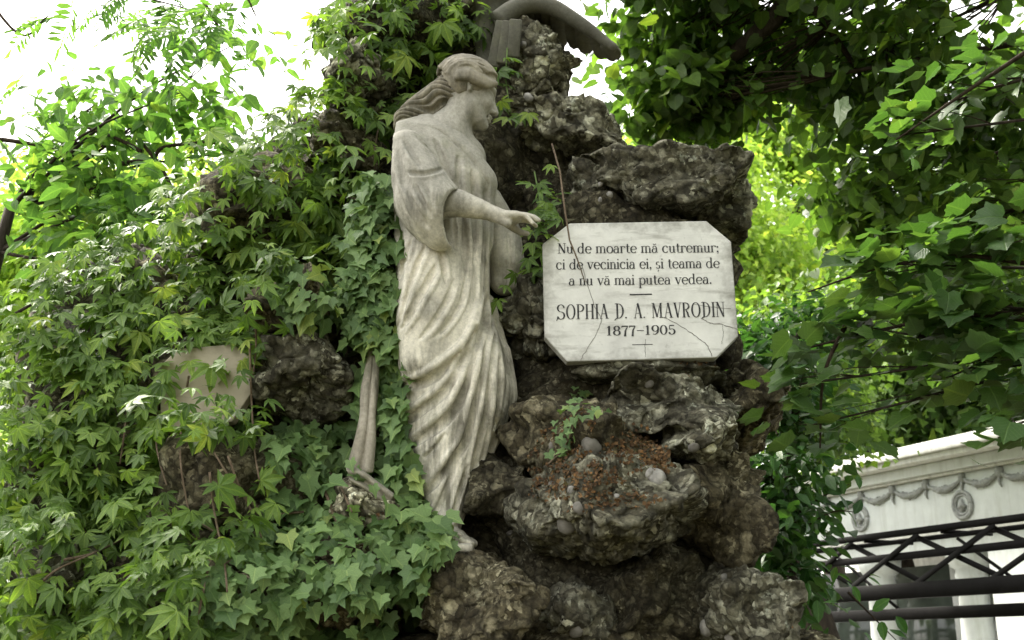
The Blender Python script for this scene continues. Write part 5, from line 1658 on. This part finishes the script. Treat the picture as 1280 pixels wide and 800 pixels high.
bgtree('sunlit tree at the left edge behind the creeper', 20, 13, (330, 430, 560, 700), 95, 560, 66)
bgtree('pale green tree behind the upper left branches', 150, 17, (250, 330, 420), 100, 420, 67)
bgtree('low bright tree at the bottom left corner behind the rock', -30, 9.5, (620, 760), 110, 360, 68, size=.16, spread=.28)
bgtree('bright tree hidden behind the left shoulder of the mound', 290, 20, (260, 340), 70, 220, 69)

# left tree: leafy boughs against the white sky
lf = [blob_px(x, y, Y, r_, .35) for x, y, Y, r_ in [(70, 250, 5.4, 40), (120, 300, 5.2, 56), (130, 230, 5.3, 42), (170, 170, 5.4, 32), (120, 130, 5.6, 30), (215, 140, 5.3, 28), (240, 110, 5.2, 28), (265, 75, 5.2, 22), (295, 55, 5.2, 16),
      (225, 250, 5.1, 36), (290, 190, 5.1, 26), (180, 280, 5.1, 44), (90, 180, 5.5, 34), (150, 350, 5.0, 40)]]
left = make_tree('hedge_maple', 'tree at the left whose bright boughs stand against the white sky', 'tree', (-2.9, 5.4, 0), [(-2.9, 5.4, -.1), (-2.85, 5.4, 1.2), (-2.75, 5.4, 2.6), (-2.6, 5.4, 3.8)], .10, lf, 230, 9, .105, OVAL, M['leftleaf'], 71, .12, limb_r=.011, single=300, key='leftl')
for pth in ([(-20, 172), (40, 180), (92, 195)], [(216, 240), (200, 208), (178, 180), (170, 176)], [(150, 205), (190, 198), (205, 184), (260, 178), (284, 185)], [(178, 190), (150, 175), (110, 160)], [(215, 240), (160, 300), (60, 420)]):
    free_branch(left, [P(x, y, 5.25) for x, y in pth], .014, .006)

# feathery pinnate leaves that hang in from above at the top left
ash = empty('ash_tree', (-2.2, 3.2, 0), 'feathery narrow-leaved twigs hanging from the top left corner', 'tree')
mb = MB(); tp2 = smooth_curve([(-3.6, 3.0, -.1), (-3.5, 3.1, 2.0), (-3.3, 3.4, 4.0), (-2.9, 3.8, 5.2)], 16); mb.tube(tp2, [.12 - .005 * i for i in range(16)], 10, .05); part(mb.build('trunk', M['bark'], None, True), ash)
for pth in ([(-80, -90), (60, -60), (150, -14), (230, 10)], [(100, -80), (230, -40), (300, -10), (320, 20)], [(230, -40), (265, 20), (276, 38)], [(-60, -70), (20, 40), (60, 20)]):
    free_branch(ash, [Vector(tp2[-1])] + [P(x, y, 4.4) for x, y in pth] if pth[0][0] < 0 else [P(x, y, 4.4) for x, y in pth], .012, .003)
ps, ns, ts, ss = [], [], [], []
ar = np.random.default_rng(81)
for x, y, k in [(120, -6, 3), (160, -10, 3), (195, -6, 3), (225, 2, 3), (250, 8, 2), (175, 18, 2), (210, 20, 2), (275, 2, 2), (300, 0, 2), (60, 10, 2), (90, 0, 2), (235, 40, 3), (250, 30, 2), (200, 36, 2), (180, 60, 2), (20, 96, 1), (10, 120, 1), (282, 30, 2), (215, 55, 2), (-4, 150, 2)]:
    for _ in range(k):
        ps.append(tuple(P(x + ar.normal(0, 8), y + ar.normal(0, 7), 4.4 + ar.normal(0, .12)))); ns.append(ar.normal(0, .4, 3) + [0, -.5, .6]); ts.append(ar.normal(0, .55, 3) + [-.35, 0, -.6]); ss.append(ar.uniform(.14, .24))
leaf_objects('leaf', PINN, 'pinn', np.array(ps), np.array(ns), np.array(ts), np.array(ss), M['leftleaf'], ash)
